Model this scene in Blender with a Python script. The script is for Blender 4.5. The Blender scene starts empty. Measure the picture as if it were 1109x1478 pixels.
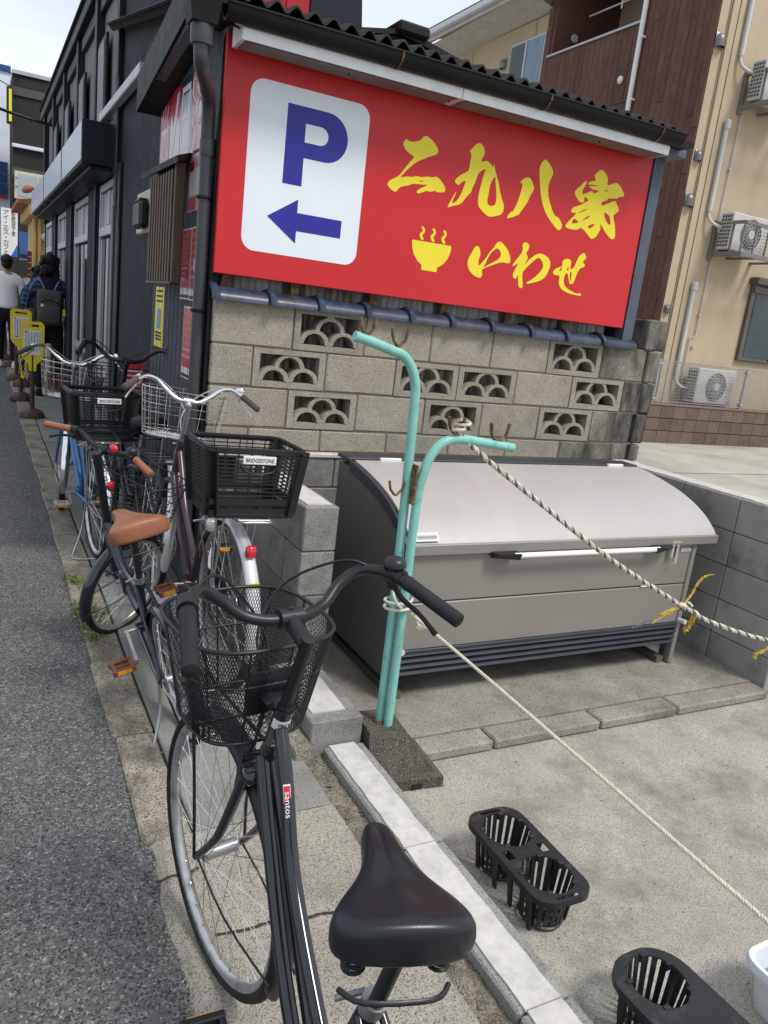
import bpy, bmesh, math, random
from math import sin, cos, pi, radians as rad
from mathutils import Vector as V, Matrix, geometry
random.seed(7)
C = bpy.context.scene.collection
SC = bpy.context.scene
# ------------------------------------------------------------------ camera
cam = bpy.data.cameras.new('camera'); camo = bpy.data.objects.new('camera', cam); C.objects.link(camo)
_a, _p, _r = 0.50030735, -0.24047631, 0.11864115
_f = V((sin(_a)*cos(_p), cos(_a)*cos(_p), sin(_p))); _rt = V((cos(_a), -sin(_a), 0)); _u = _rt.cross(_f)
_rt2 = _rt*cos(_r) + _u*sin(_r); _u2 = -_rt*sin(_r) + _u*cos(_r)
camo.matrix_world = Matrix(((_rt2.x, _u2.x, -_f.x, 0), (_rt2.y, _u2.y, -_f.y, 0), (_rt2.z, _u2.z, -_f.z, 1.55), (0, 0, 0, 1)))
cam.sensor_fit = 'VERTICAL'; cam.sensor_height = 36; cam.lens = 36*1110/1478; cam.clip_start = .05; cam.clip_end = 600
SC.camera = camo
# ------------------------------------------------------------------ sky, sun, exposure
SUN_EL, SUN_AZ = rad(56), rad(-62)     # elevation; azimuth of the sun measured from +X
W = bpy.data.worlds.new('World'); SC.world = W; W.use_nodes = True
nt = W.node_tree; nt.nodes.clear(); N = nt.nodes.new; LK = nt.links.new
out = N('ShaderNodeOutputWorld'); bg = N('ShaderNodeBackground'); LK(bg.outputs[0], out.inputs[0])
sky = N('ShaderNodeTexSky'); sky.sky_type = 'NISHITA'; sky.sun_disc = False
sky.sun_elevation = SUN_EL; sky.sun_rotation = pi/2 - SUN_AZ
tc = N('ShaderNodeTexCoord'); mp = N('ShaderNodeMapping'); mp.inputs['Scale'].default_value = (1, 1, 2.2); LK(tc.outputs['Generated'], mp.inputs[0])
nz = N('ShaderNodeTexNoise'); nz.inputs['Scale'].default_value = 3.1; nz.inputs['Detail'].default_value = 6; nz.inputs['Roughness'].default_value = .5; LK(mp.outputs[0], nz.inputs[0])
cr_ = N('ShaderNodeValToRGB'); LK(nz.outputs[0], cr_.inputs[0])
cr_.color_ramp.elements[0].position = .33; cr_.color_ramp.elements[0].color = (3.6, 4.0, 4.7, 1)
cr_.color_ramp.elements[1].position = .62; cr_.color_ramp.elements[1].color = (5.1, 5.3, 5.65, 1)
mx = N('ShaderNodeMixRGB'); mx.inputs[0].default_value = .9; LK(sky.outputs[0], mx.inputs[1]); LK(cr_.outputs[0], mx.inputs[2])
LK(mx.outputs[0], bg.inputs[0]); bg.inputs[1].default_value = .10
sl = bpy.data.lights.new('sun', 'SUN'); sl.energy = 1.5; sl.angle = rad(16); sl.color = (1, .97, .93)
so = bpy.data.objects.new('sun', sl); C.objects.link(so)
sd = V((cos(SUN_EL)*cos(SUN_AZ), cos(SUN_EL)*sin(SUN_AZ), sin(SUN_EL)))
so.rotation_euler = sd.to_track_quat('Z', 'Y').to_euler(); so.location = sd*30
SC.view_settings.view_transform = 'Standard'; SC.view_settings.look = 'None'; SC.view_settings.gamma = 1
SC.view_settings.use_curve_mapping = False; SC.view_settings.exposure = 0.97
# ------------------------------------------------------------------ materials
MATS = {}
def M(name, col, rough=.55, metal=0, var=.12, vs=6, bump=0, bs=150, dirt=None, ds=2.5, speck=None, ss=180, rnd=0, coat=0, emit=None, alpha=None, coord='P', streak=0):
    """procedural surface: base colour with broad variation, optional dirt, specks, fine relief, per-piece shift"""
    if name in MATS: return MATS[name]
    m = bpy.data.materials.new(name); m.use_nodes = True; t = m.node_tree; n = t.nodes.new; l = t.links.new
    b = t.nodes['Principled BSDF']; b.inputs['Roughness'].default_value = rough; b.inputs['Metallic'].default_value = metal
    b.inputs['Specular IOR Level'].default_value = .22 if rough >= .5 else .4
    if coat: b.inputs['Coat Weight'].default_value = coat; b.inputs['Coat Roughness'].default_value = .08
    if coord == 'P': g = n('ShaderNodeNewGeometry'); co = g.outputs['Position']
    else: g = n('ShaderNodeTexCoord'); co = g.outputs['Object']
    if rnd:
        oi = n('ShaderNodeObjectInfo'); ad = n('ShaderNodeVectorMath'); ad.operation = 'ADD'; l(co, ad.inputs[0])
        mu = n('ShaderNodeMath'); mu.operation = 'MULTIPLY'; mu.inputs[1].default_value = 37; l(oi.outputs['Random'], mu.inputs[0]); l(mu.outputs[0], ad.inputs[1]); co = ad.outputs[0]
    def noise(sc, det=4, ro=.6, vec=None):
        x = n('ShaderNodeTexNoise'); x.inputs['Scale'].default_value = sc; x.inputs['Detail'].default_value = det; x.inputs['Roughness'].default_value = ro; l(vec or co, x.inputs[0]); return x.outputs[0]
    def ramp(inp, p0, p1, c0=(0, 0, 0, 1), c1=(1, 1, 1, 1)):
        r = n('ShaderNodeValToRGB'); l(inp, r.inputs[0]); e = r.color_ramp.elements; e[0].position = p0; e[1].position = p1; e[0].color = c0; e[1].color = c1; return r.outputs[0]
    def mix(f, a, c, bl='MIX'):
        x = n('ShaderNodeMixRGB'); x.blend_type = bl
        if isinstance(f, float): x.inputs[0].default_value = f
        else: l(f, x.inputs[0])
        for i, q in ((1, a), (2, c)):
            if isinstance(q, tuple): x.inputs[i].default_value = (*q[:3], 1)
            else: l(q, x.inputs[i])
        return x.outputs[0]
    cur = tuple(col)
    if var:
        lo = tuple(max(0, k*(1-var)) for k in col); hi = tuple(min(1, k*(1+var)) for k in col)
        cur = mix(ramp(noise(vs, 5), .3, .7), lo, hi)
    if rnd:
        v = n('ShaderNodeMath'); v.operation = 'MULTIPLY_ADD'; l(oi.outputs['Random'], v.inputs[0]); v.inputs[1].default_value = 2*rnd; v.inputs[2].default_value = 1-rnd
        cc = n('ShaderNodeCombineXYZ'); [l(v.outputs[0], cc.inputs[i]) for i in range(3)]
        cur = mix(1.0, cur, cc.outputs[0], 'MULTIPLY')
    if dirt:
        dv = None
        if streak:
            mpn = n('ShaderNodeMapping'); mpn.inputs['Scale'].default_value = (1, 1, streak); l(co, mpn.inputs[0]); dv = mpn.outputs[0]
        cur = mix(ramp(noise(ds, 7, .68, dv), dirt[3], dirt[4]), cur, dirt[:3])
    if speck:       # speck = list of (r,g,b, threshold)
        for i, s in enumerate(speck):
            vo = n('ShaderNodeTexVoronoi'); vo.inputs['Scale'].default_value = ss*(1+.45*i); l(co, vo.inputs['Vector'])
            sp = n('ShaderNodeSeparateColor'); l(vo.outputs['Color'], sp.inputs[0])
            d_ = n('ShaderNodeMath'); d_.operation = 'MULTIPLY_ADD'; l(noise(ss*2.1, 2), d_.inputs[0]); d_.inputs[1].default_value = .5; d_.inputs[2].default_value = -.25; e_ = n('ShaderNodeMath'); e_.operation = 'ADD'; l(sp.outputs[i % 3], e_.inputs[0]); l(d_.outputs[0], e_.inputs[1])
            cur = mix(ramp(e_.outputs[0], s[3]-.03, s[3]+.16), cur, tuple(s[:3]))
        cur = mix(ramp(noise(ss*.32, 6, .75), .30, .72, (.74, .73, .71, 1), (1.16, 1.16, 1.16, 1)), cur, cur) if 0 else mix(1.0, cur, ramp(noise(ss*.30, 6, .75), .28, .74, (.76, .75, .73, 1), (1.0, 1.0, 1.0, 1)), 'MULTIPLY')
    if isinstance(cur, tuple): b.inputs['Base Color'].default_value = (*cur[:3], 1)
    else: l(cur, b.inputs['Base Color'])
    if rough > .12 and metal < .9:
        rr = n('ShaderNodeMapRange'); l(noise(vs*2.3, 3), rr.inputs[0]); rr.inputs['To Min'].default_value = max(.03, rough-.12); rr.inputs['To Max'].default_value = min(1, rough+.12); l(rr.outputs[0], b.inputs['Roughness'])
    if bump:
        bp = n('ShaderNodeBump'); bp.inputs['Strength'].default_value = min(1, bump); bp.inputs['Distance'].default_value = .004
        if speck:
            vo = n('ShaderNodeTexVoronoi'); vo.inputs['Scale'].default_value = ss; l(co, vo.inputs['Vector']); a = n('ShaderNodeMath'); a.operation = 'SUBTRACT'; l(noise(bs, 5, .7), a.inputs[0]); l(vo.outputs['Distance'], a.inputs[1]); l(a.outputs[0], bp.inputs['Height'])
        else: l(noise(bs, 5, .7), bp.inputs['Height'])
        l(bp.outputs[0], b.inputs['Normal'])
    if emit: b.inputs['Emission Color'].default_value = (*emit[:3], 1); b.inputs['Emission Strength'].default_value = emit[3]
    if alpha is not None:
        b.inputs['Transmission Weight'].default_value = alpha; b.inputs['IOR'].default_value = 1.05
    MATS[name] = m; return m
asphalt = M('asphalt', (.135, .134, .133), .9, bump=1, bs=300, ss=110, var=.15, vs=3, speck=[(.21, .21, .21, .64), (.42, .415, .41, .93), (.045, .045, .046, .74)], dirt=(.11, .11, .11, .45, .85), ds=1.1)
aggregate = M('exposed_aggregate', (.42, .39, .33), .9, bump=.7, bs=240, ss=300, var=.2, vs=4, speck=[(.17, .15, .125, .72), (.47, .44, .38, .84), (.09, .085, .075, .93)], dirt=(.17, .15, .12, .52, .8), ds=3)
kerb_m = M('weathered_kerb', (.38, .345, .28), .92, bump=1, bs=90, ss=200, var=.25, vs=9, speck=[(.14, .12, .10, .72), (.45, .42, .36, .86)], dirt=(.09, .075, .06, .46, .7), ds=5, rnd=.08)
slab_m = M('gutter_slab', (.275, .27, .25), .88, bump=.35, bs=300, var=.12, vs=5, speck=[(.13, .13, .125, .82), (.3, .3, .29, .88)], ss=330, dirt=(.10, .10, .09, .5, .8), ds=2.5, rnd=.1)
gravel_m = M('gravel', (.34, .305, .245), .95, bump=1, bs=150, ss=230, var=.35, vs=22, speck=[(.14, .125, .10, .66), (.36, .33, .28, .86)], dirt=(.12, .10, .08, .5, .7), ds=9, rnd=.2)
floor_m = M('parking_concrete', (.45, .43, .375), .88, bump=.55, bs=260, ss=330, var=.22, vs=2.6, speck=[(.24, .22, .18, .72), (.47, .44, .38, .85), (.12, .11, .10, .95)], dirt=(.15, .138, .118, .5, .78), ds=3.2)
step_m = M('damp_concrete', (.33, .31, .27), .85, bump=.45, bs=200, var=.25, vs=3, dirt=(.13, .12, .10, .5, .75), ds=2.6, rnd=.08, speck=[(.13, .12, .10, .8)], ss=240)
lot_m = M('far_lot_concrete', (.40, .375, .32), .85, bump=.15, bs=40, var=.15, vs=1.2, dirt=(.27, .26, .22, .45, .7), ds=.9)
beige_block = M('beige_concrete_block', (.385, .35, .29), .93, bump=.8, bs=170, ss=230, var=.16, vs=7, speck=[(.17, .15, .12, .86), (.45, .41, .35, .9)], dirt=(.20, .18, .145, .54, .8), ds=3.5, rnd=.09)
stained_block = M('stained_concrete_block', (.31, .29, .25), .93, bump=.8, bs=170, ss=230, var=.25, vs=5, speck=[(.13, .12, .10, .82)], dirt=(.05, .048, .042, .4, .62), ds=5, rnd=.1, streak=.35)
mortar_m = M('mortar', (.15, .125, .10), .95, bump=.6, bs=220, var=.25, vs=8)
grey_block = M('grey_concrete_block', (.32, .315, .295), .9, bump=.6, bs=260, ss=280, var=.16, vs=6, speck=[(.14, .14, .135, .82), (.33, .33, .32, .88)], dirt=(.10, .10, .095, .5, .75), ds=4, rnd=.1)
dark_block = M('damp_grey_block', (.30, .295, .28), .85, bump=.35, bs=240, var=.18, vs=4, dirt=(.095, .095, .09, .52, .78), ds=3.2, rnd=.1)
cap_m = M('pale_render', (.52, .50, .465), .8, bump=.35, bs=120, var=.12, vs=22, dirt=(.33, .32, .29, .50, .85), ds=20)
oldbase_m = M('old_dark_concrete', (.125, .113, .095), .92, bump=1, bs=120, ss=190, var=.3, vs=7, speck=[(.3, .28, .24, .92), (.04, .038, .034, .75)])
white_paint = M('white_paint', (.78, .78, .77), .4, var=.03)
red_sign = M('red_sign_face', (.53, .017, .020), .38, var=.03, vs=1.5)
white_sign = M('white_sign_panel', (.72, .76, .80), .32, var=.02)
blue_sign = M('blue_vinyl', (.022, .020, .27), .36, var=.03)
yellow_sign = M('yellow_vinyl', (.80, .66, .03), .42, var=.03)
alu = M('aluminium', (.72, .73, .73), .45, .3, var=.06, vs=14, bump=.05, bs=60)
steel = M('galvanised_steel', (.42, .42, .42), .4, .85, var=.1)
chrome = M('chrome', (.80, .80, .80), .13, 1, var=.03)
wire = M('stainless_wire', (.72, .72, .71), .22, 1, var=0)
rubber = M('tyre_rubber', (.018, .018, .018), .7, var=.2, vs=30, dirt=(.06, .055, .05, .5, .8), ds=8, coord='O')
blackp = M('black_plastic', (.012, .0125, .014), .42, var=.15, vs=20)
blackm = M('matt_black_metal', (.014, .015, .018), .38, var=.15, vs=20, bump=.04, bs=300)
gloss_black = M('gloss_black_paint', (.012, .013, .018), .16, coat=.6, var=.1)
grip_m = M('grip_rubber', (.018, .019, .021), .6, var=.12, vs=50, bump=.2, bs=400)
gutter_m = M('gutter_plastic', (.009, .0088, .0085), .55, var=.25, vs=5)
slate = M('slate_roof', (.035, .034, .033), .85, bump=.6, bs=60, var=.3, vs=10, dirt=(.10, .105, .09, .62, .8), ds=20)
pipe_m = M('grey_pvc', (.045, .048, .052), .35, var=.1, vs=3)
navy = M('navy_wall', (.009, .012, .021), .7, var=.15, vs=3, bump=.12, bs=90)
navy_g = M('navy_panel', (.011, .014, .021), .5, var=.1)
greywall = M('grey_rendered_wall', (.10, .112, .14), .8, var=.12, vs=6, bump=.9, bs=190, speck=[(.26, .27, .28, .9), (.08, .09, .11, .8)], ss=170)
tile_blue = M('blue_glazed_tile', (.028, .042, .078), .42, var=.5, vs=13, coat=.1, dirt=(.018, .018, .022, .45, .68), ds=11, rnd=.25)
corr_m = M('corrugated_steel', (.32, .325, .32), .5, .35, var=.2, vs=3, dirt=(.09, .055, .035, .5, .66), ds=3.4, streak=.15)
trim_m = M('slate_blue_trim', (.075, .095, .125), .45, var=.15, vs=6)
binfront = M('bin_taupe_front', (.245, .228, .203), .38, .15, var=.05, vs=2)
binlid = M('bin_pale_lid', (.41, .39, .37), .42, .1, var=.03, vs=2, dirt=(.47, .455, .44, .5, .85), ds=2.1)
binside = M('bin_side_panel', (.115, .110, .102), .42, .15, var=.08, vs=2)  # darker copy of the front: the side's shade is put into the colour
bindark = M('bin_charcoal_trim', (.030, .036, .045), .42, var=.1)
teal = M('turquoise_paint', (.215, .48, .415), .42, var=.10, vs=12, dirt=(.11, .38, .33, .57, .64), ds=30, bump=.1, bs=80)
rust = M('rusty_steel', (.12, .055, .035), .85, var=.4, vs=60, bump=.4, bs=300, dirt=(.22, .17, .08, .45, .6), ds=40)
rope_w = M('white_rope', (.60, .56, .45), .9, var=.15, vs=60, bump=.4, bs=500)
rope_g = M('grey_rope_strand', (.13, .13, .14), .9, var=.2, vs=60)
rope_y = M('yellow_frayed_fibre', (.58, .42, .07), .9, var=.3, vs=60)
beige_wall = M('beige_siding', (.46, .37, .26), .85, var=.06, vs=2, bump=1, bs=30, dirt=(.37, .30, .215, .5, .85), ds=1.6, streak=.15)
brown_board = M('brown_siding', (.125, .062, .048), .68, var=.2, vs=5, rnd=.12, dirt=(.16, .10, .085, .62, .85), ds=4, streak=.12)
brick_m = M('brown_grooved_tile', (.18, .13, .105), .82, var=.12, vs=5, bump=.3, bs=90, rnd=.16)
grey_frame = M('grey_metal_frame', (.20, .19, .185), .5, .3, var=.1)
glass_d = M('dark_window_glass', (.035, .055, .055), .06, var=.3, vs=1.5)
glass_s = M('sky_reflecting_glass', (.16, .20, .27), .04, .55, var=.25, vs=1.2)
glass_f = M('frosted_glass', (.33, .40, .41), .3, var=.06)
winframe = M('silver_window_frame', (.42, .43, .45), .4, .5, var=.06)
ac_m = M('air_conditioner_case', (.50, .49, .465), .5, var=.06)
ac_dark = M('air_conditioner_grille', (.09, .09, .088), .6, var=.1)
pipe_w = M('pale_pipe_cover', (.50, .50, .49), .5, var=.05)
tan_grip = M('tan_leatherette', (.27, .105, .052), .42, var=.07, vs=30, bump=.15, bs=500)
navy_paint = M('dark_navy_bike_paint', (.006, .009, .020), .15, coat=.7, var=.1)
purple_paint = M('brown_purple_bike_paint', (.085, .062, .072), .28, .5, var=.08)
blue_paint = M('blue_bike_paint', (.055, .17, .36), .22, .25, var=.08)
rim_m = M('aluminium_rim', (.56, .56, .55), .33, .8, var=.15, vs=30, dirt=(.26, .25, .23, .5, .75), ds=20)
whitish = M('silver_paint', (.62, .62, .62), .3, .35, var=.05)
red_refl = M('red_reflector', (.55, .012, .018), .12, var=.15, vs=80, coat=.8)
amber = M('amber_reflector', (.75, .28, .02), .2, var=.3, vs=120)
brown_pl = M('brown_plastic', (.075, .042, .038), .5, var=.1)
yellow_pl = M('yellow_plastic', (.75, .60, .02), .4, var=.06)
paper = M('white_paper', (.72, .71, .70), .6, var=.03)
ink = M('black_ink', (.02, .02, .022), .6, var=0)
ink_red = M('red_ink', (.55, .02, .03), .6, var=0)
poster_red = M('faded_red_poster', (.50, .035, .06), .35, var=.25, vs=16)
poster_pink = M('bleached_pink_poster', (.62, .36, .40), .35, var=.2, vs=14)
poster_blue = M('faded_blue_poster', (.40, .45, .54), .35, var=.2, vs=14)
poster_navy = M('navy_poster', (.015, .02, .07), .35, var=.1)
poster_white = M('poster_white', (.70, .68, .70), .4, var=.05)
poster_gold = M('poster_gold_print', (.60, .40, .22), .4, var=.1)
poster_yel = M('yellow_poster', (.72, .66, .03), .4, var=.05)
bronze = M('bronze_lattice', (.10, .070, .045), .5, .2, var=.12, vs=8)
cream = M('cream_plastic', (.52, .49, .40), .5, var=.05)
ochre = M('ochre_render', (.56, .40, .17), .7, var=.1, vs=4)
terracotta = M('terracotta', (.42, .17, .08), .7, var=.2, vs=10)
charcoal = M('charcoal_cladding', (.026, .025, .026), .75, var=.08, vs=6, bump=.4, bs=12)
white_wall = M('white_wall', (.60, .64, .70), .7, var=.04)
blue_wall = M('deep_blue_panel', (.02, .05, .15), .5, var=.08)
red_wall = M('red_metal_cladding', (.36, .018, .032), .5, var=.08, vs=2)
skin = M('skin', (.42, .22, .15), .5, var=.05)
hair = M('black_hair', (.010, .009, .009), .55, var=.3, vs=60, bump=.6, bs=180)
cloth_w = M('white_sweatshirt', (.80, .80, .79), .85, var=.06, vs=5, bump=.3, bs=14)
cloth_k = M('black_cloth', (.012, .012, .014), .85, var=.2, vs=8, bump=.3, bs=18)
cloth_n = M('navy_quilted_vest', (.012, .017, .038), .6, var=.2, vs=12, bump=.5, bs=22)
cloth_g = M('grey_backpack_fabric', (.075, .072, .070), .8, var=.1, vs=10, bump=.3, bs=160)
shoe_w = M('white_shoe', (.65, .65, .64), .6, var=.05)
grass_m = M('weed_green', (.10, .16, .035), .7, var=.35, vs=40)
wicker = M('brown_basket_liner', (.13, .065, .045), .6, var=.2, vs=40)
planter_m = M('black_planter_plastic', (.014, .015, .017), .45, var=.25, vs=9, dirt=(.085, .08, .072, .55, .8), ds=12)
white_pot = M('white_pot_plastic', (.62, .66, .70), .45, var=.05)
def plaid():
    m = M('blue_plaid_shirt', (.03, .07, .22), .8, var=0); t = m.node_tree; n = t.nodes.new; l = t.links.new
    g = n('ShaderNodeTexCoord'); s = n('ShaderNodeSeparateXYZ'); l(g.outputs['Object'], s.inputs[0]); acc = None
    for ax in (0, 2):
        w = n('ShaderNodeMath'); w.operation = 'PINGPONG'; w.inputs[1].default_value = .03; l(s.outputs[ax], w.inputs[0])
        c = n('ShaderNodeMath'); c.operation = 'LESS_THAN'; c.inputs[1].default_value = .004; l(w.outputs[0], c.inputs[0])
        if acc is None: acc = c.outputs[0]
        else:
            a = n('ShaderNodeMath'); a.operation = 'MAXIMUM'; l(acc, a.inputs[0]); l(c.outputs[0], a.inputs[1]); acc = a.outputs[0]
    x = n('ShaderNodeMixRGB'); x.inputs[1].default_value = (.012, .028, .09, 1); x.inputs[2].default_value = (.13, .18, .30, 1); l(acc, x.inputs[0]); l(x.outputs[0], t.nodes['Principled BSDF'].inputs['Base Color']); return m
plaid_m = plaid()
# ------------------------------------------------------------------ mesh helpers
class MB:
    def __init__(s): s.v = []; s.f = []; s.m = []
    def add(s, vs, fs, m=0):
        o = len(s.v); s.v += [tuple(p) for p in vs]; s.f += [tuple(i+o for i in f) for f in fs]; s.m += [m]*len(fs); return s
    def box(s, x0, y0, z0, x1, y1, z1, m=0):
        return s.add([(x0, y0, z0), (x1, y0, z0), (x1, y1, z0), (x0, y1, z0), (x0, y0, z1), (x1, y0, z1), (x1, y1, z1), (x0, y1, z1)],
                     [(0, 3, 2, 1), (4, 5, 6, 7), (0, 1, 5, 4), (1, 2, 6, 5), (2, 3, 7, 6), (3, 0, 4, 7)], m)
    def bbox(s, x0, y0, z0, x1, y1, z1, b=.004, m=0, seg=1):
        bm = bmesh.new(); bmesh.ops.create_cube(bm, size=1)
        for v in bm.verts: v.co = V(((x0+x1)/2+v.co.x*(x1-x0), (y0+y1)/2+v.co.y*(y1-y0), (z0+z1)/2+v.co.z*(z1-z0)))
        bmesh.ops.bevel(bm, geom=bm.edges[:], offset=b, segments=seg, affect='EDGES', profile=.5)
        bm.verts.index_update(); s.add([v.co[:] for v in bm.verts], [[v.index for v in f.verts] for f in bm.faces], m); bm.free(); return s
    def beam(s, p, q, w, h=None, m=0, up=(0, 0, 1)):
        p, q = V(p), V(q); h = h or w; d = (q-p).normalized(); u = V(up)
        if abs(d.dot(u)) > .98: u = V((1, 0, 0))
        a = d.cross(u).normalized()*w/2; b = a.cross(d).normalized()*h/2
        return s.add([p-a-b, p+a-b, p+a+b, p-a+b, q-a-b, q+a-b, q+a+b, q-a+b], [(0, 3, 2, 1), (4, 5, 6, 7), (0, 1, 5, 4), (1, 2, 6, 5), (2, 3, 7, 6), (3, 0, 4, 7)], m)
    def tube(s, pts, r, n=8, closed=False, caps=True, m=0, sx=1, up=None):
        pts = [V(p) for p in pts]; L = len(pts); rs = r if isinstance(r, (list, tuple)) else [r]*L
        T = []
        for i in range(L):
            a = pts[(i-1) % L] if (i or closed) else pts[i]; b = pts[(i+1) % L] if (i < L-1 or closed) else pts[i]
            d = b-a; T.append(d.normalized() if d.length > 1e-9 else V((0, 0, 1)))
        u = V(up) if up else (V((0, 0, 1)) if abs(T[0].z) < .9 else V((1, 0, 0))); nn = (u-T[0]*u.dot(T[0])).normalized(); vs = []
        for i in range(L):
            nn = (nn-T[i]*nn.dot(T[i])).normalized(); bb = T[i].cross(nn)
            for k in range(n):
                a = 2*pi*k/n; vs.append(pts[i]+(nn*cos(a)+bb*sin(a)*sx)*rs[i])
        fs = []
        for i in range(L if closed else L-1):
            j = (i+1) % L
            for k in range(n): fs.append((i*n+k, i*n+(k+1) % n, j*n+(k+1) % n, j*n+k))
        if caps and not closed: fs.append(tuple(reversed(range(n)))); fs.append(tuple((L-1)*n+k for k in range(n)))
        return s.add(vs, fs, m)
    def lathe(s, prof, n=16, M4=None, m=0, caps=True):
        vs = []; M4 = M4 or Matrix()
        for (r, z) in prof:
            for k in range(n): a = 2*pi*k/n; vs.append(M4 @ V((r*cos(a), r*sin(a), z)))
        fs = [(i*n+k, i*n+(k+1) % n, (i+1)*n+(k+1) % n, (i+1)*n+k) for i in range(len(prof)-1) for k in range(n)]
        if caps: fs.append(tuple(reversed(range(n)))); fs.append(tuple((len(prof)-1)*n+k for k in range(n)))
        return s.add(vs, fs, m)
    def prism(s, loops, fn, d0, d1, m=0):
        """2D loops (outer + holes) extruded from d0 to d1 and mapped by fn(u, v, w)"""
        ls = [[V((a, b, 0)) for a, b in L] for L in loops]; flat = [p for L in ls for p in L]; tris = geometry.tessellate_polygon(ls); n = len(flat)
        vs = [fn(p.x, p.y, d0) for p in flat]+[fn(p.x, p.y, d1) for p in flat]
        fs = [tuple(t) for t in tris]+[tuple(i+n for i in reversed(t)) for t in tris]; o = 0
        for L in ls:
            k = len(L); fs += [(o+i, o+(i+1) % k, n+o+(i+1) % k, n+o+i) for i in range(k)]; o += k
        return s.add(vs, fs, m)
    def ell(s, c, r, n=12, k=8, M3=None, m=0):
        c = V(c); r = r if isinstance(r, (tuple, list)) else (r, r, r); M3 = M3 or Matrix.Identity(3)
        vs = [c+M3 @ V((r[0]*sin(pi*i/k)*cos(2*pi*j/n), r[1]*sin(pi*i/k)*sin(2*pi*j/n), r[2]*cos(pi*i/k))) for i in range(k+1) for j in range(n)]
        return s.add(vs, [(i*n+j, (i+1)*n+j, (i+1)*n+(j+1) % n, i*n+(j+1) % n) for i in range(k) for j in range(n)], m)
    def xf(s, M4): s.v = [tuple(M4 @ V(p)) for p in s.v]; return s
    def mesh(s, name, mats, smooth=None):
        me = bpy.data.meshes.new(name); me.from_pydata(s.v, [], s.f)
        for m in (mats if isinstance(mats, (list, tuple)) else [mats]): me.materials.append(m)
        if any(s.m): me.polygons.foreach_set('material_index', s.m)
        bm = bmesh.new(); bm.from_mesh(me); bmesh.ops.remove_doubles(bm, verts=bm.verts, dist=1e-6); bmesh.ops.recalc_face_normals(bm, faces=bm.faces); bm.to_mesh(me); bm.free()
        if smooth:
            me.polygons.foreach_set('use_smooth', [True]*len(me.polygons)); me.set_sharp_from_angle(angle=rad(smooth))
        me.update(); return me
def wloc(o):
    l = V((0, 0, 0))
    while o is not None: l += o.location; o = o.parent
    return l
def link(name, me, parent=None, loc=(0, 0, 0), rot=None):
    o = bpy.data.objects.new(name, me); C.objects.link(o); o.parent = parent; o.location = loc
    if rot is not None: o.rotation_euler = rot
    return o
def part(name, mb, mats, parent, smooth=None, world=False, loc=None, mod=None):
    """one mesh object under parent; world=True: mb is in world coordinates and parents are unrotated"""
    L = V(loc) if loc is not None else None
    if world and parent is not None:
        w = wloc(parent)
        if L is None: L = V((0, 0, 0))
        o_ = w+L; mb.v = [(p[0]-o_.x, p[1]-o_.y, p[2]-o_.z) for p in mb.v]
    return link(name, mb.mesh(name, mats, smooth), parent, L if L is not None else (0, 0, 0))
def thing(name, label, cat, loc=(0, 0, 0), rot=None, group=None):
    o = link(name, None, None, loc, rot); o['label'] = label; o['category'] = cat
    if group: o['group'] = group
    return o
def tag(o, label, cat, group=None):
    o['label'] = label; o['category'] = cat
    if group: o['group'] = group
    return o
def single(name, mb, mats, label, cat, smooth=None, group=None):
    """thing that is one mesh, geometry in world coordinates, origin at the middle of its base"""
    xs, ys, zs = zip(*mb.v); c = V(((min(xs)+max(xs))/2, (min(ys)+max(ys))/2, min(zs)))
    mb.v = [(p[0]-c.x, p[1]-c.y, p[2]-c.z) for p in mb.v]
    return tag(link(name, mb.mesh(name, mats, smooth), None, c), label, cat, group)
def struct(name, mb, mats, parent=None, smooth=None, kind='structure'):
    o = link(name, mb.mesh(name, mats, smooth), parent); o['kind'] = kind; return o
def cr(P, n=6, closed=False):
    P = [V(p) for p in P]; L = len(P); o = []
    for i in range(L if closed else L-1):
        g = lambda k: P[k % L] if closed else P[max(0, min(L-1, k))]
        a, b, c, d = g(i-1), g(i), g(i+1), g(i+2)
        for j in range(n):
            t = j/n; o.append(.5*((2*b)+(c-a)*t+(2*a-5*b+4*c-d)*t*t+(3*b-a-3*c+d)*t**3))
    if not closed: o.append(P[-1])
    return o
def text(name, body, size, mat, parent, M4, ext=.0004, wid=None, hei=None, align='CENTER'):
    cu = bpy.data.curves.new(name, 'FONT'); cu.body = body; cu.size = size; cu.extrude = ext; cu.align_x = align; cu.align_y = 'CENTER'; cu.resolution_u = 3; cu.space_line = .85
    t = bpy.data.objects.new(name, cu); C.objects.link(t); bpy.context.view_layer.update()
    me = bpy.data.meshes.new_from_object(t.evaluated_get(bpy.context.evaluated_depsgraph_get())); bpy.data.objects.remove(t); bpy.data.curves.remove(cu)
    xs = [v.co.x for v in me.vertices]; ys = [v.co.y for v in me.vertices]
    cx, cy = (max(xs)+min(xs))/2, (max(ys)+min(ys))/2; sx = wid/(max(xs)-min(xs)) if wid else 1; sy = hei/(max(ys)-min(ys)) if hei else (sx if wid else 1)
    for v in me.vertices: v.co = M4 @ V(((v.co.x-cx)*sx, (v.co.y-cy)*sy, v.co.z))
    me.materials.clear(); me.materials.append(mat); me.polygons.foreach_set('material_index', [0]*len(me.polygons))
    return link(name, me, parent)
def frame4(o, x, y):
    """matrix with columns x, y, x cross y at origin o"""
    x, y = V(x).normalized(), V(y).normalized(); z = x.cross(y)
    return Matrix(((x.x, y.x, z.x, o[0]), (x.y, y.y, z.y, o[1]), (x.z, y.z, z.z, o[2]), (0, 0, 0, 1)))
vent_steel = M('dull_stainless', (.17, .165, .16), .45, .8)
patch_m = M('pale_old_render', (.42, .385, .325), .95, bump=1, bs=120, var=.2, vs=15)
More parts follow.
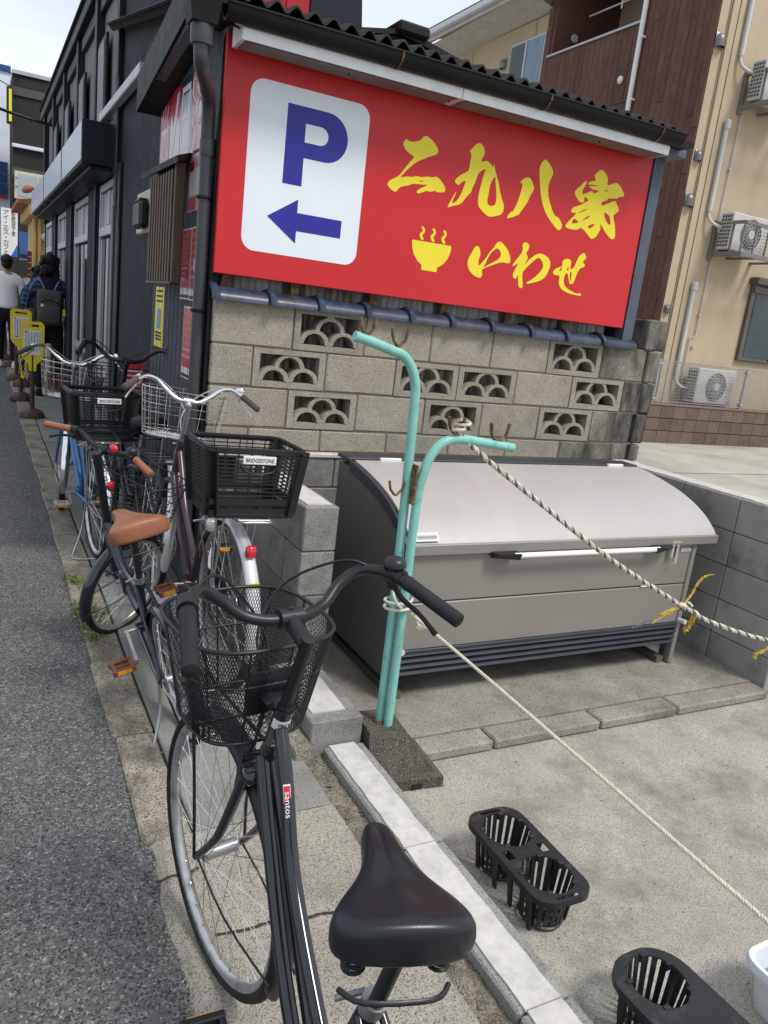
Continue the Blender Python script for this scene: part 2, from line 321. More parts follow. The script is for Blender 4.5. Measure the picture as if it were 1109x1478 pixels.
def gz(y): return max(0.0, (y-2.2)*.011)      # the street climbs a little away from the camera
# ================================================================== THE SETTING
struct('ground', MB().box(-200, -60, -.9, 250, 250, -.62), floor_m)
def sheet(x0, x1, y0, y1, zf, nx=1, ny=40, edge=None):
    m = MB(); vs = []
    for j in range(ny+1):
        y = y0+(y1-y0)*j/ny
        for i in range(nx+1):
            x = x0+(x1-x0)*i/nx
            if edge and i == nx: x += edge(y)
            vs.append((x, y, zf(x, y)))
    n = nx+1; return m.add(vs, [(j*n+i, j*n+i+1, (j+1)*n+i+1, (j+1)*n+i) for j in range(ny) for i in range(nx)])
def eroad(y): return .012*sin(y*3.1)+.006*sin(y*9.7+1)+.003*sin(y*31)
struct('road', sheet(-9, .455, -3, 60, lambda x, y: gz(y)-.016, 6, 500, eroad), asphalt)
pav = sheet(.40, 1.02, -3, 1.98, lambda x, y: gz(y)+(.0015*sin(x*31+y*7))-(.05 if x < .41 else 0), 8, 300)
pav.v = [(p[0]+(.022*sin(p[1]*3.1)+.005*sin(p[1]*17+1)+.003*sin(p[1]*53)-.01 if p[0] < .48 else 0), p[1], p[2]) for p in pav.v]; pavement = struct('pavement', pav, aggregate)
y = 1.98
m = MB(); m.box(.40, 1.98, -.3, 1.02, 60, -.05)
struct('pavement_bed', m, mortar_m, pavement)
# kerb stones along the road edge (old rough edge) and gutter slabs
y = 1.985; k = 0
while y < 24:
    L = .6; b = MB(); b.bbox(.415, y, -.15, .560, y+L-.008, 0, .008)
    b.v = [(p[0]+(eroad(y+p[1])*.6 if p[0] < .48 else 0), p[1], p[2]+gz(p[1])+.003*sin(k*2.3)) for p in b.v]
    part('kerb_stone', b, kerb_m, pavement)
    b = MB(); b.bbox(.568, y, -.15, 1.02 if y < 3.7 else .995, y+L-.006, .004+.003*sin(k*5), .005)
    b.v = [(p[0], p[1], p[2]+gz(p[1])) for p in b.v]; part('paving_slab', b, slab_m, pavement); y += L; k += 1
# near part of the kerb: rough exposed strip beside the road, crack across it
crack = MB()
for P in ([(.52, 1.572), (.56, 1.566), (.61, 1.562), (.66, 1.566), (.72, 1.556), (.76, 1.546), (.80, 1.548), (.84, 1.538)], [(.42, 1.80), (.46, 1.815), (.50, 1.81), (.54, 1.825)]):
    P = [(a, b, .0035) for a, b in P]; crack.tube(cr(P, 4), [.003+.003*abs(sin(i*1.7)) for i in range(len(P)*4-3)], 5)
crack.v = [(p[0], p[1], .0022+(p[2]-.0035)*.18) for p in crack.v]; struct('pavement_crack', crack, M('crack_dark', (.045, .04, .032), .95), pavement)
# gravel strip between pavement and the parking edge
g = sheet(1.0, 1.19, -3, 3.9, lambda x, y: -.024+.004*sin(x*90+y*40)+.003*sin(y*77), 6, 200)
struct('gravel_strip', g, gravel_m, None, None, 'stuff')
g = MB()
for i in range(260):
    x = random.uniform(1.02, 1.13); y = random.uniform(.3, 2.5); r = random.uniform(.002, .008)
    g.ell((x, y, -.023+r*.1), (r, r*random.uniform(.7, 1.2), r*.6), 6, 4)
struct('loose_stones', g, gravel_m, None, 40, 'stuff')
# parking floor
pf = sheet(1.18, 9, -4, 4.2, lambda x, y: -.152, 1, 1); parking = struct('parking_floor', pf, floor_m)
b = MB().box(1.30, 2.425, -.15, 3.72, 4.0, -.104); struct('bin_platform', b, step_m, parking)
for a, c in ((1.35, 1.92), (1.93, 2.52), (2.53, 3.02), (3.03, 3.70)):
    b = MB().bbox(a, 2.305, -.15, c, 2.42, -.1045, .008); part('edging_stone', b, step_m, parking)
lot = struct('far_lot', sheet(3.9, 60, 2.2, 40, lambda x, y: .10, 1, 1), lot_m)
struct('lot_joint', MB().box(3.95, 6.9, .101, 20, 6.915, .104), M('joint_dark', (.12, .11, .1), .9), lot)

# ================================================================== LOW WALLS
def wall_thing(name, label, cat, loc, group=None): return thing(name, label, cat, loc, group=group)
# parking edge with pale top
ed = thing('parking_kerb', 'low concrete kerb with white rendered top beside the planters', 'kerb', (1.2, 1.2, -.15))
yy = [2.285, 1.69, 1.085, .48, -.12, -.72]
for i in range(5):
    b = MB(); b.bbox(1.115, yy[i+1]+.006, -.14, 1.275, yy[i], .012, .006); part('kerb_block', b, grey_block, ed, world=True)
    pts = []; n = 14
    for j in range(n+1): pts.append((1.135+.0018*sin(j*2.1+i), yy[i]-(yy[i]-yy[i+1]-.004)*j/n))
    for j in range(n+1): pts.append((1.240+.002*sin(j*1.7+i*2), yy[i+1]+.004+(yy[i]-yy[i+1]-.004)*j/n))
    b = MB().prism([pts], lambda u, v, w: (u, v, w), .010, .0175); part('rendered_top', b, cap_m, ed, world=True)
# stepped side wall: blocks at the street side of the bin bay
sw = thing('stepped_block_wall', 'stepped grey block wall between the bicycles and the storage bin', 'wall', (1.24, 3.1, -.15))
def blk(x0, y0, z0, x1, y1, z1, mat, par, nm='concrete_block', b=.005): part(nm, MB().bbox(x0, y0, z0, x1, y1, z1, b), mat, par, world=True)
for ci, (z0, z1) in enumerate(((.60, .79), (.405, .595), (.21, .40), (.015, .205), (-.15, .01))):
    ys = [2.80, 3.2, 3.6, 3.80] if ci % 2 == 0 else [2.80, 3.0, 3.4, 3.80]
    for i in range(3): blk(1.170, ys[i]+.003, z0, 1.322, ys[i+1]-.003, z1, grey_block, sw)
part('mortar', MB().box(1.178, 2.81, -.15, 1.314, 3.79, .783), mortar_m, sw, world=True)
pts = [(1.19, 2.83), (1.30, 2.83), (1.302, 3.1), (1.298, 3.5), (1.30, 3.79), (1.192, 3.79), (1.188, 3.3)]
part('rendered_top', MB().prism([pts], lambda u, v, w: (u, v, w), .789, .795), cap_m, sw, world=True)
lb = thing('low_block_pier', 'single low grey concrete block with white top at the end of the stepped wall', 'block', (1.16, 2.5, -.15))
blk(1.065, 2.30, -.15, 1.275, 2.79, .112, grey_block, lb)
part('rendered_top', MB().prism([[(1.09, 2.36), (1.225, 2.36), (1.23, 2.6), (1.228, 2.78), (1.095, 2.78), (1.088, 2.5)]], lambda u, v, w: (u, v, w), .111, .117), cap_m, lb, world=True)
rs = MB().bbox(.985, 2.24, -.16, 1.062, 2.62, .048, .014, seg=2)
rs.v = [(p[0]+random.uniform(-.003, .003), p[1], p[2]+random.uniform(-.004, .004)) for p in rs.v]
single('kerb_fragment', rs, kerb_m, 'weathered brown stone kerb fragment against the low block', 'stone', 35)
# right-hand retaining wall
rw = thing('retaining_wall', 'grey block retaining wall to the right of the storage bin', 'wall', (3.8, 3.1, -.15))
for ci in range(5):
    z1 = .835-.197*ci; z0 = z1-.193
    for yi in range(4):
        y0 = 2.355+.40*yi; y1 = min(y0+.395, 3.79); blk(3.73, y0, z0, 3.88, y1, z1, dark_block, rw, b=.004)
part('mortar', MB().box(3.737, 2.362, -.15, 3.874, 3.79, .825), M('dark_joint', (.05, .048, .045), .95), rw, world=True)
pts = [(3.745+.006*sin(j*1.9), 2.36+1.42*j/16) for j in range(17)]+[(3.872, 3.78), (3.872, 2.36)]
part('rendered_top', MB().prism([pts], lambda u, v, w: (u, v, w), .834, .842), cap_m, rw, world=True)

# ================================================================== BLOCK SCREEN WALL
bw = thing('block_screen_wall', 'beige block wall with openwork fan blocks under the red sign', 'wall', (2.5, 3.87, .0))
YF = 3.80; rowsZ = {1: (1.362, 1.570), 2: (1.160, 1.354), 3: (.954, 1.150), 4: (.835, .943)}
rowsX = {1: [1.015, 1.431, 1.836, 2.25, 2.665, 3.086, 3.513, 3.90], 2: [1.015, 1.227, 1.628, 2.046, 2.460, 2.874, 3.309, 3.743, 3.93],
         3: [1.015, 1.43, 1.83, 2.262, 2.656, 3.089, 3.518, 3.88], 4: [1.015, 1.229, 1.632, 2.037, 2.454, 2.87, 3.291, 3.729, 3.88]}
OPEN = {1: (1, 5), 2: (1, 3, 4, 6), 3: (1, 3, 5)}
def fan_block(x0, x1, z0, z1):
    m = MB(); w = x1-x0; h = z1-z0; fx, fz = .034, .026; x0i, x1i, z0i, z1i = fx, w-fx, fz+.004, h-fz
    fn = lambda u, v, d: (u, d, v)
    m.prism([[(0, 0), (w, 0), (w, h), (0, h)], [(x0i, z0i), (x0i, z1i), (x1i, z1i), (x1i, z0i)]], fn, 0, .098)
    cx = w/2; q = (x1i-x0i)/4; ro = q+.004; ri = ro-.027; zb = z0i-.001; n = 12
    def arch(c, zc, ro, ri, dy=.001):
        o = [(c+ro*cos(pi*i/n), zc+ro*.92*sin(pi*i/n)) for i in range(n+1)]+[(c-ri*cos(pi*i/n), zc+.006+ri*.92*sin(pi*i/n)) for i in range(n+1)]
        m.prism([o], fn, dy, .094)
    arch(x0i+q-.001, zb, ro, ri, .0012); arch(x1i-q+.001, zb, ro, ri, .0018)
    arch(cx, zb+ro*.80, ro*.98, ri, .0032)
    top = zb+ro*.86+ro*.90
    m.prism([[(cx-.02, top-.012), (cx+.02, top-.012), (cx+.02, z1i+.001), (cx-.02, z1i+.001)]], fn, .0046, .094)
    return m
for r in rowsZ:
    z0, z1 = rowsZ[r]; xs = rowsX[r]
    for i in range(len(xs)-1):
        a, b_ = xs[i]+(.004 if i else 0), xs[i+1]-.004; dy = random.uniform(0, .0022)
        if i in OPEN.get(r, ()): link('openwork_block', fan_block(a, b_, z0, z1).mesh('openwork_block', beige_block), bw, (a-2.5, YF+dy-3.87, z0))
        else:
            mt = stained_block if (i == len(xs)-2 or (r == 4 and i == 6)) else beige_block
            blk(a, YF+dy, z0, b_, 3.895, z1, mt, bw)
mo = MB()
for r in rowsZ:
    z0, z1 = rowsZ[r]; mo.box(1.02, YF+.006, z0-.012, 3.92, 3.89, z0+.001)
    for x in rowsX[r][1:-1]: mo.box(x-.006, YF+.006, z0, x+.006, 3.89, z1)
part('mortar', mo, mortar_m, bw, world=True)
# base courses below, pale ledge
for r, (z0, z1) in enumerate(((.640, .800), (.445, .635), (.25, .44), (.055, .245), (-.15, .05))):
    x = 1.325+(.2 if r % 2 else 0); 
    if r % 2: blk(1.325, 3.775, z0, 1.52, 3.93, z1, grey_block, bw)
    while x < 3.72: blk(x, 3.775, z0, min(x+.395, 3.73), 3.93, z1, grey_block, bw); x += .4
part('ledge', MB().bbox(1.02, 3.765, .802, 3.99, 3.93, .828, .006), cap_m, bw, world=True)
# end pier
for i, (z0, z1) in enumerate(((1.57, 1.765), (1.36, 1.565), (1.16, 1.354), (.954, 1.15), (.835, .943))):
    blk(3.905 if i else 3.86, YF-.012, z0, 4.03-.012*i, 4.02, z1, stained_block, bw, b=.009)
part('pier_base', MB().bbox(3.90, 3.79, -.15, 4.0, 4.0, .80, .005), dark_block, bw, world=True)
# ridge tiles on top of the wall
tx = [1.0, 1.287, 1.549, 1.817, 2.082, 2.344, 2.618, 2.902, 3.177, 3.468, 3.751]
for i in range(10):
    m = MB(); z = 1.577; n = 12
    def ring(x, r): return [(x, 3.85-r*1.12*cos(pi*k/n), z+r*.78*sin(pi*k/n)-.012) for k in range(n+1)]
    P = [ring(tx[i]+.012, .082), ring(tx[i+1]+.01, .078)]
    vs = P[0]+P[1]; m.add(vs, [(k, k+1, n+2+k, n+1+k) for k in range(n)])
    m.add([P[0][0], P[0][-1], P[1][-1], P[1][0]], [(0, 1, 2, 3)])
    m.add(P[1], [tuple(range(n+1))]); m.add(P[0], [tuple(range(n+1))])
    prof = [(0, .084), (.004, .097), (.018, .104), (.034, .099), (.042, .086)]
    R_ = [ring(tx[i]-.01+a, r) for a, r in prof]; vs = [p for q in R_ for p in q]
    m.add(vs, [(j*(n+1)+k, j*(n+1)+k+1, (j+1)*(n+1)+k+1, (j+1)*(n+1)+k) for j in range(4) for k in range(n)])
    part('ridge_tile', m, tile_blue, bw, 40, world=True)

# ================================================================== NEAR HOUSE
nh = thing('shop_house', 'dark house with corrugated roof carrying the big red sign', 'house', (2.3, 4.6, 0))
def P_(nm, mb, mt, sm=None): return part(nm, mb, mt, nh, sm, world=True)
cw = MB(); xs_ = [1.02+i*.0095 for i in range(273)]
vs = [(x, 3.92+.009*sin((x-1.02)*2*pi/.076), z) for x in xs_ for z in (.85, 2.80)]
cw.add(vs, [(2*i, 2*i+2, 2*i+3, 2*i+1) for i in range(len(xs_)-1)]); P_('corrugated_wall', cw, corr_m, 60)
for x in (1.06, 1.42, 1.87, 2.32, 2.77, 3.2): P_('batten', MB().bbox(x, 3.86, 1.56, x+.045, 3.905, 1.75, .003), rust)
P_('side_wall', MB().box(1.0, 3.90, 0, 1.1, 5.25, 2.86), greywall)
for yv in [3.98+.105*i for i in range(12)]: P_('wall_seam', MB().box(.9965, yv, 0, 1.001, yv+.004, 1.62), mortar_m)
P_('corner_trim', MB().bbox(.992, 3.83, .0, 1.012, 3.94, 2.74, .003), gutter_m)
P_('rear_wall', MB().box(1.1, 6.6, 0, 3.75, 6.7, 2.9), greywall)
ce = MB()
for i in range(4): ce.box(3.650+i*.032, 3.795+.012*i, 1.60, 3.669+i*.032, 3.87+.012*i, 2.74); ce.box(3.669+i*.032, 3.825+.012*i, 1.60, 3.682+i*.032, 3.87+.012*i, 2.74)
P_('end_trim', ce, trim_m)
P_('right_wall', MB().box(3.74, 3.90, .85, 3.80, 6.6, 2.8), trim_m)
P_('eave_bracket', MB().bbox(3.60, 3.70, 2.71, 3.80, 3.95, 2.755, .004), trim_m)
# roof
rf = MB(); nx = 560; X0, X1 = .86, 3.60; rz = lambda x, y: 2.812+(y-3.60)*.20+.017*sin((x-X0)*2*pi/.088)
for dz in (0, -.010):
    vs = [(X0+(X1-X0)*i/nx, y, rz(X0+(X1-X0)*i/nx, y)+dz) for i in range(nx+1) for y in (3.565, 6.8)]
    rf.add(vs, [(2*i, 2*i+2, 2*i+3, 2*i+1) for i in range(nx)])
vs = [(X0+(X1-X0)*i/nx, 3.565, rz(X0+(X1-X0)*i/nx, 3.565)+dz) for i in range(nx+1) for dz in (0, -.010)]
rf.add(vs, [(2*i, 2*i+2, 2*i+3, 2*i+1) for i in range(nx)]); P_('corrugated_roof', rf, slate, 60)
P_('soffit', MB().box(.90, 3.60, 2.745, 3.74, 3.92, 2.775), gutter_m)
gt = MB(); n = 10; prof = [(-.052*cos(pi*k/n), -.058*sin(pi*k/n)) for k in range(n+1)]+[(.047*cos(pi*k/n), -.052*sin(pi*k/n)) for k in range(n+1)]
g0, g1 = V((.93, 3.585, 2.752)), V((3.605, 3.585, 2.782))
vs = [(g.x, g.y+a, g.z+b_) for g in (g0, g1) for a, b_ in prof]; L = len(prof)
gt.add(vs, [(k, (k+1) % L, L+(k+1) % L, L+k) for k in range(L)]+[tuple(range(L)), tuple(L+k for k in range(L))])
gt.add([(g1.x, g1.y+a, g1.z+b_) for a, b_ in prof[:n+1]], [tuple(range(n+1))]); gt.tube([g0+V((0, -.052, .001)), g1+V((0, -.052, .001))], .006, 6)
gto = P_('gutter', gt, gutter_m, 50)
for x in (1.75, 2.62, 3.42):
    m = MB(); z = 2.752+.03*(x-.93)/2.675; m.tube([(x, 3.585-.055*cos(pi*k/8), z-.061*sin(pi*k/8)) for k in range(9)], .005, 6)
    part('gutter_clip', m, rust, gto, world=True)
# hopper and downpipe
hp = MB(); hp.add([(.745, 3.47, 2.80), (.90, 3.47, 2.80), (.90, 3.62, 2.80), (.745, 3.62, 2.80), (.775, 3.50, 2.64), (.88, 3.50, 2.64), (.88, 3.60, 2.64), (.775, 3.60, 2.64)], [(0, 1, 2, 3), (7, 6, 5, 4), (0, 4, 5, 1), (1, 5, 6, 2), (2, 6, 7, 3), (3, 7, 4, 0)])
hp.box(.735, 3.46, 2.80, .91, 3.63, 2.93); hp.box(.90, 3.54, 2.74, .94, 3.62, 2.82); P_('rain_hopper', hp, gutter_m)
dp = MB(); dp.tube(cr([(.828, 3.55, 2.65), (.828, 3.55, 2.56), (.838, 3.57, 2.50), (.90, 3.72, 2.46), (.945, 3.84, 2.41), (.955, 3.875, 2.26), (.960, 3.88, 2.0)], 5)+[V((.960, 3.88, -.0))], .031, 14)
dp.lathe([(.045, 0), (.047, .01), (.047, .09), (.043, .1)], 14, Matrix.Translation((.828, 3.55, 2.565))); dp.lathe([(.034, 0), (.036, .01), (.036, .07), (.033, .08)], 14, Matrix.Translation((.958, 3.878, 2.20)))
dpo = P_('downpipe', dp, pipe_m, 45)
for z in (2.02, 1.50, .75):
    m = MB(); m.tube([(.960+.034*cos(a), 3.88+.034*sin(a), z) for a in [2*pi*k/14 for k in range(14)]], .008, 6, closed=True); m.box(.985, 3.875, z-.01, 1.002, 3.89, z+.01)
    P_('pipe_clip', m, gutter_m, 40)
# side eave over the pavement
ev = MB()
def skew(x0, x1, y0, y1, z0, z1, dx): ev.add([(x0, y0, z0), (x1, y0, z0), (x1, y1, z0), (x0+dx, y1, z0), (x0, y0, z1), (x1, y0, z1), (x1, y1, z1), (x0+dx, y1, z1)], [(0, 3, 2, 1), (4, 5, 6, 7), (0, 1, 5, 4), (1, 2, 6, 5), (2, 3, 7, 6), (3, 0, 4, 7)])
ev.add([(x, y, z+(3.62-y)*.16+d) for y in (3.62, 5.25) for x, z in ((.86, 2.86), (1.05, 2.86)) for d in (0, .20)], [(0, 1, 3, 2), (4, 6, 7, 5), (0, 4, 5, 1), (2, 3, 7, 6), (0, 2, 6, 4), (1, 5, 7, 3)]); P_('side_eave', ev, gutter_m)
ev = MB(); ev.beam((.90, 3.70, 2.84), (.90, 5.15, 2.66), .05, .06); P_('side_gutter', ev, pipe_m)
# rear roofs and gable seen over the tiles
rr = thing('rear_roof_gable', 'dark grey gable roof rising behind the corrugated eave', 'roof', (3, 6.6, 2.8))
part('gable', MB().prism([[(1.9, 2.9), (1.9, 3.45), (2.45, 3.60), (2.85, 3.69), (3.02, 3.745), (3.18, 3.73), (3.55, 3.66), (4.1, 3.52), (4.1, 2.9)]], lambda u, v, w: (u, w, v), 6.0, 8.2), navy_g, rr, world=True)
part('bargeboard', MB().beam((2.2, 5.97, 3.565), (2.92, 5.97, 3.72), .05, .035).beam((2.9, 5.965, 3.715), (4.1, 5.965, 3.545), .05, .035), gutter_m, rr, world=True)
part('ridge_cap', MB().bbox(2.86, 5.9, 3.70, 3.14, 8.2, 3.79, .02), gutter_m, rr, world=True)
rb = thing('red_clad_building', 'tall red metal clad building behind the shop roof', 'building', (2.0, 8, 0))
for i, (a, b_) in enumerate(((1.12, 1.50), (1.504, 2.32), (2.324, 2.53))): part('cladding_panel', MB().bbox(a, 7.0, 2.6, b_, 7.05, 7.0, .004), red_wall, rb, world=True)
part('wall', MB().box(1.11, 7.052, 0, 2.72, 9.4, 6.9), navy_g, rb, world=True)
part('side_cladding', MB().prism([[(2.536, 2.6), (2.536, 7.0), (2.72, 7.0), (3.07, 3.6), (3.07, 2.6)]], lambda u, v, w: (u, w, v), 6.99, 7.05), navy_g, rb, world=True)
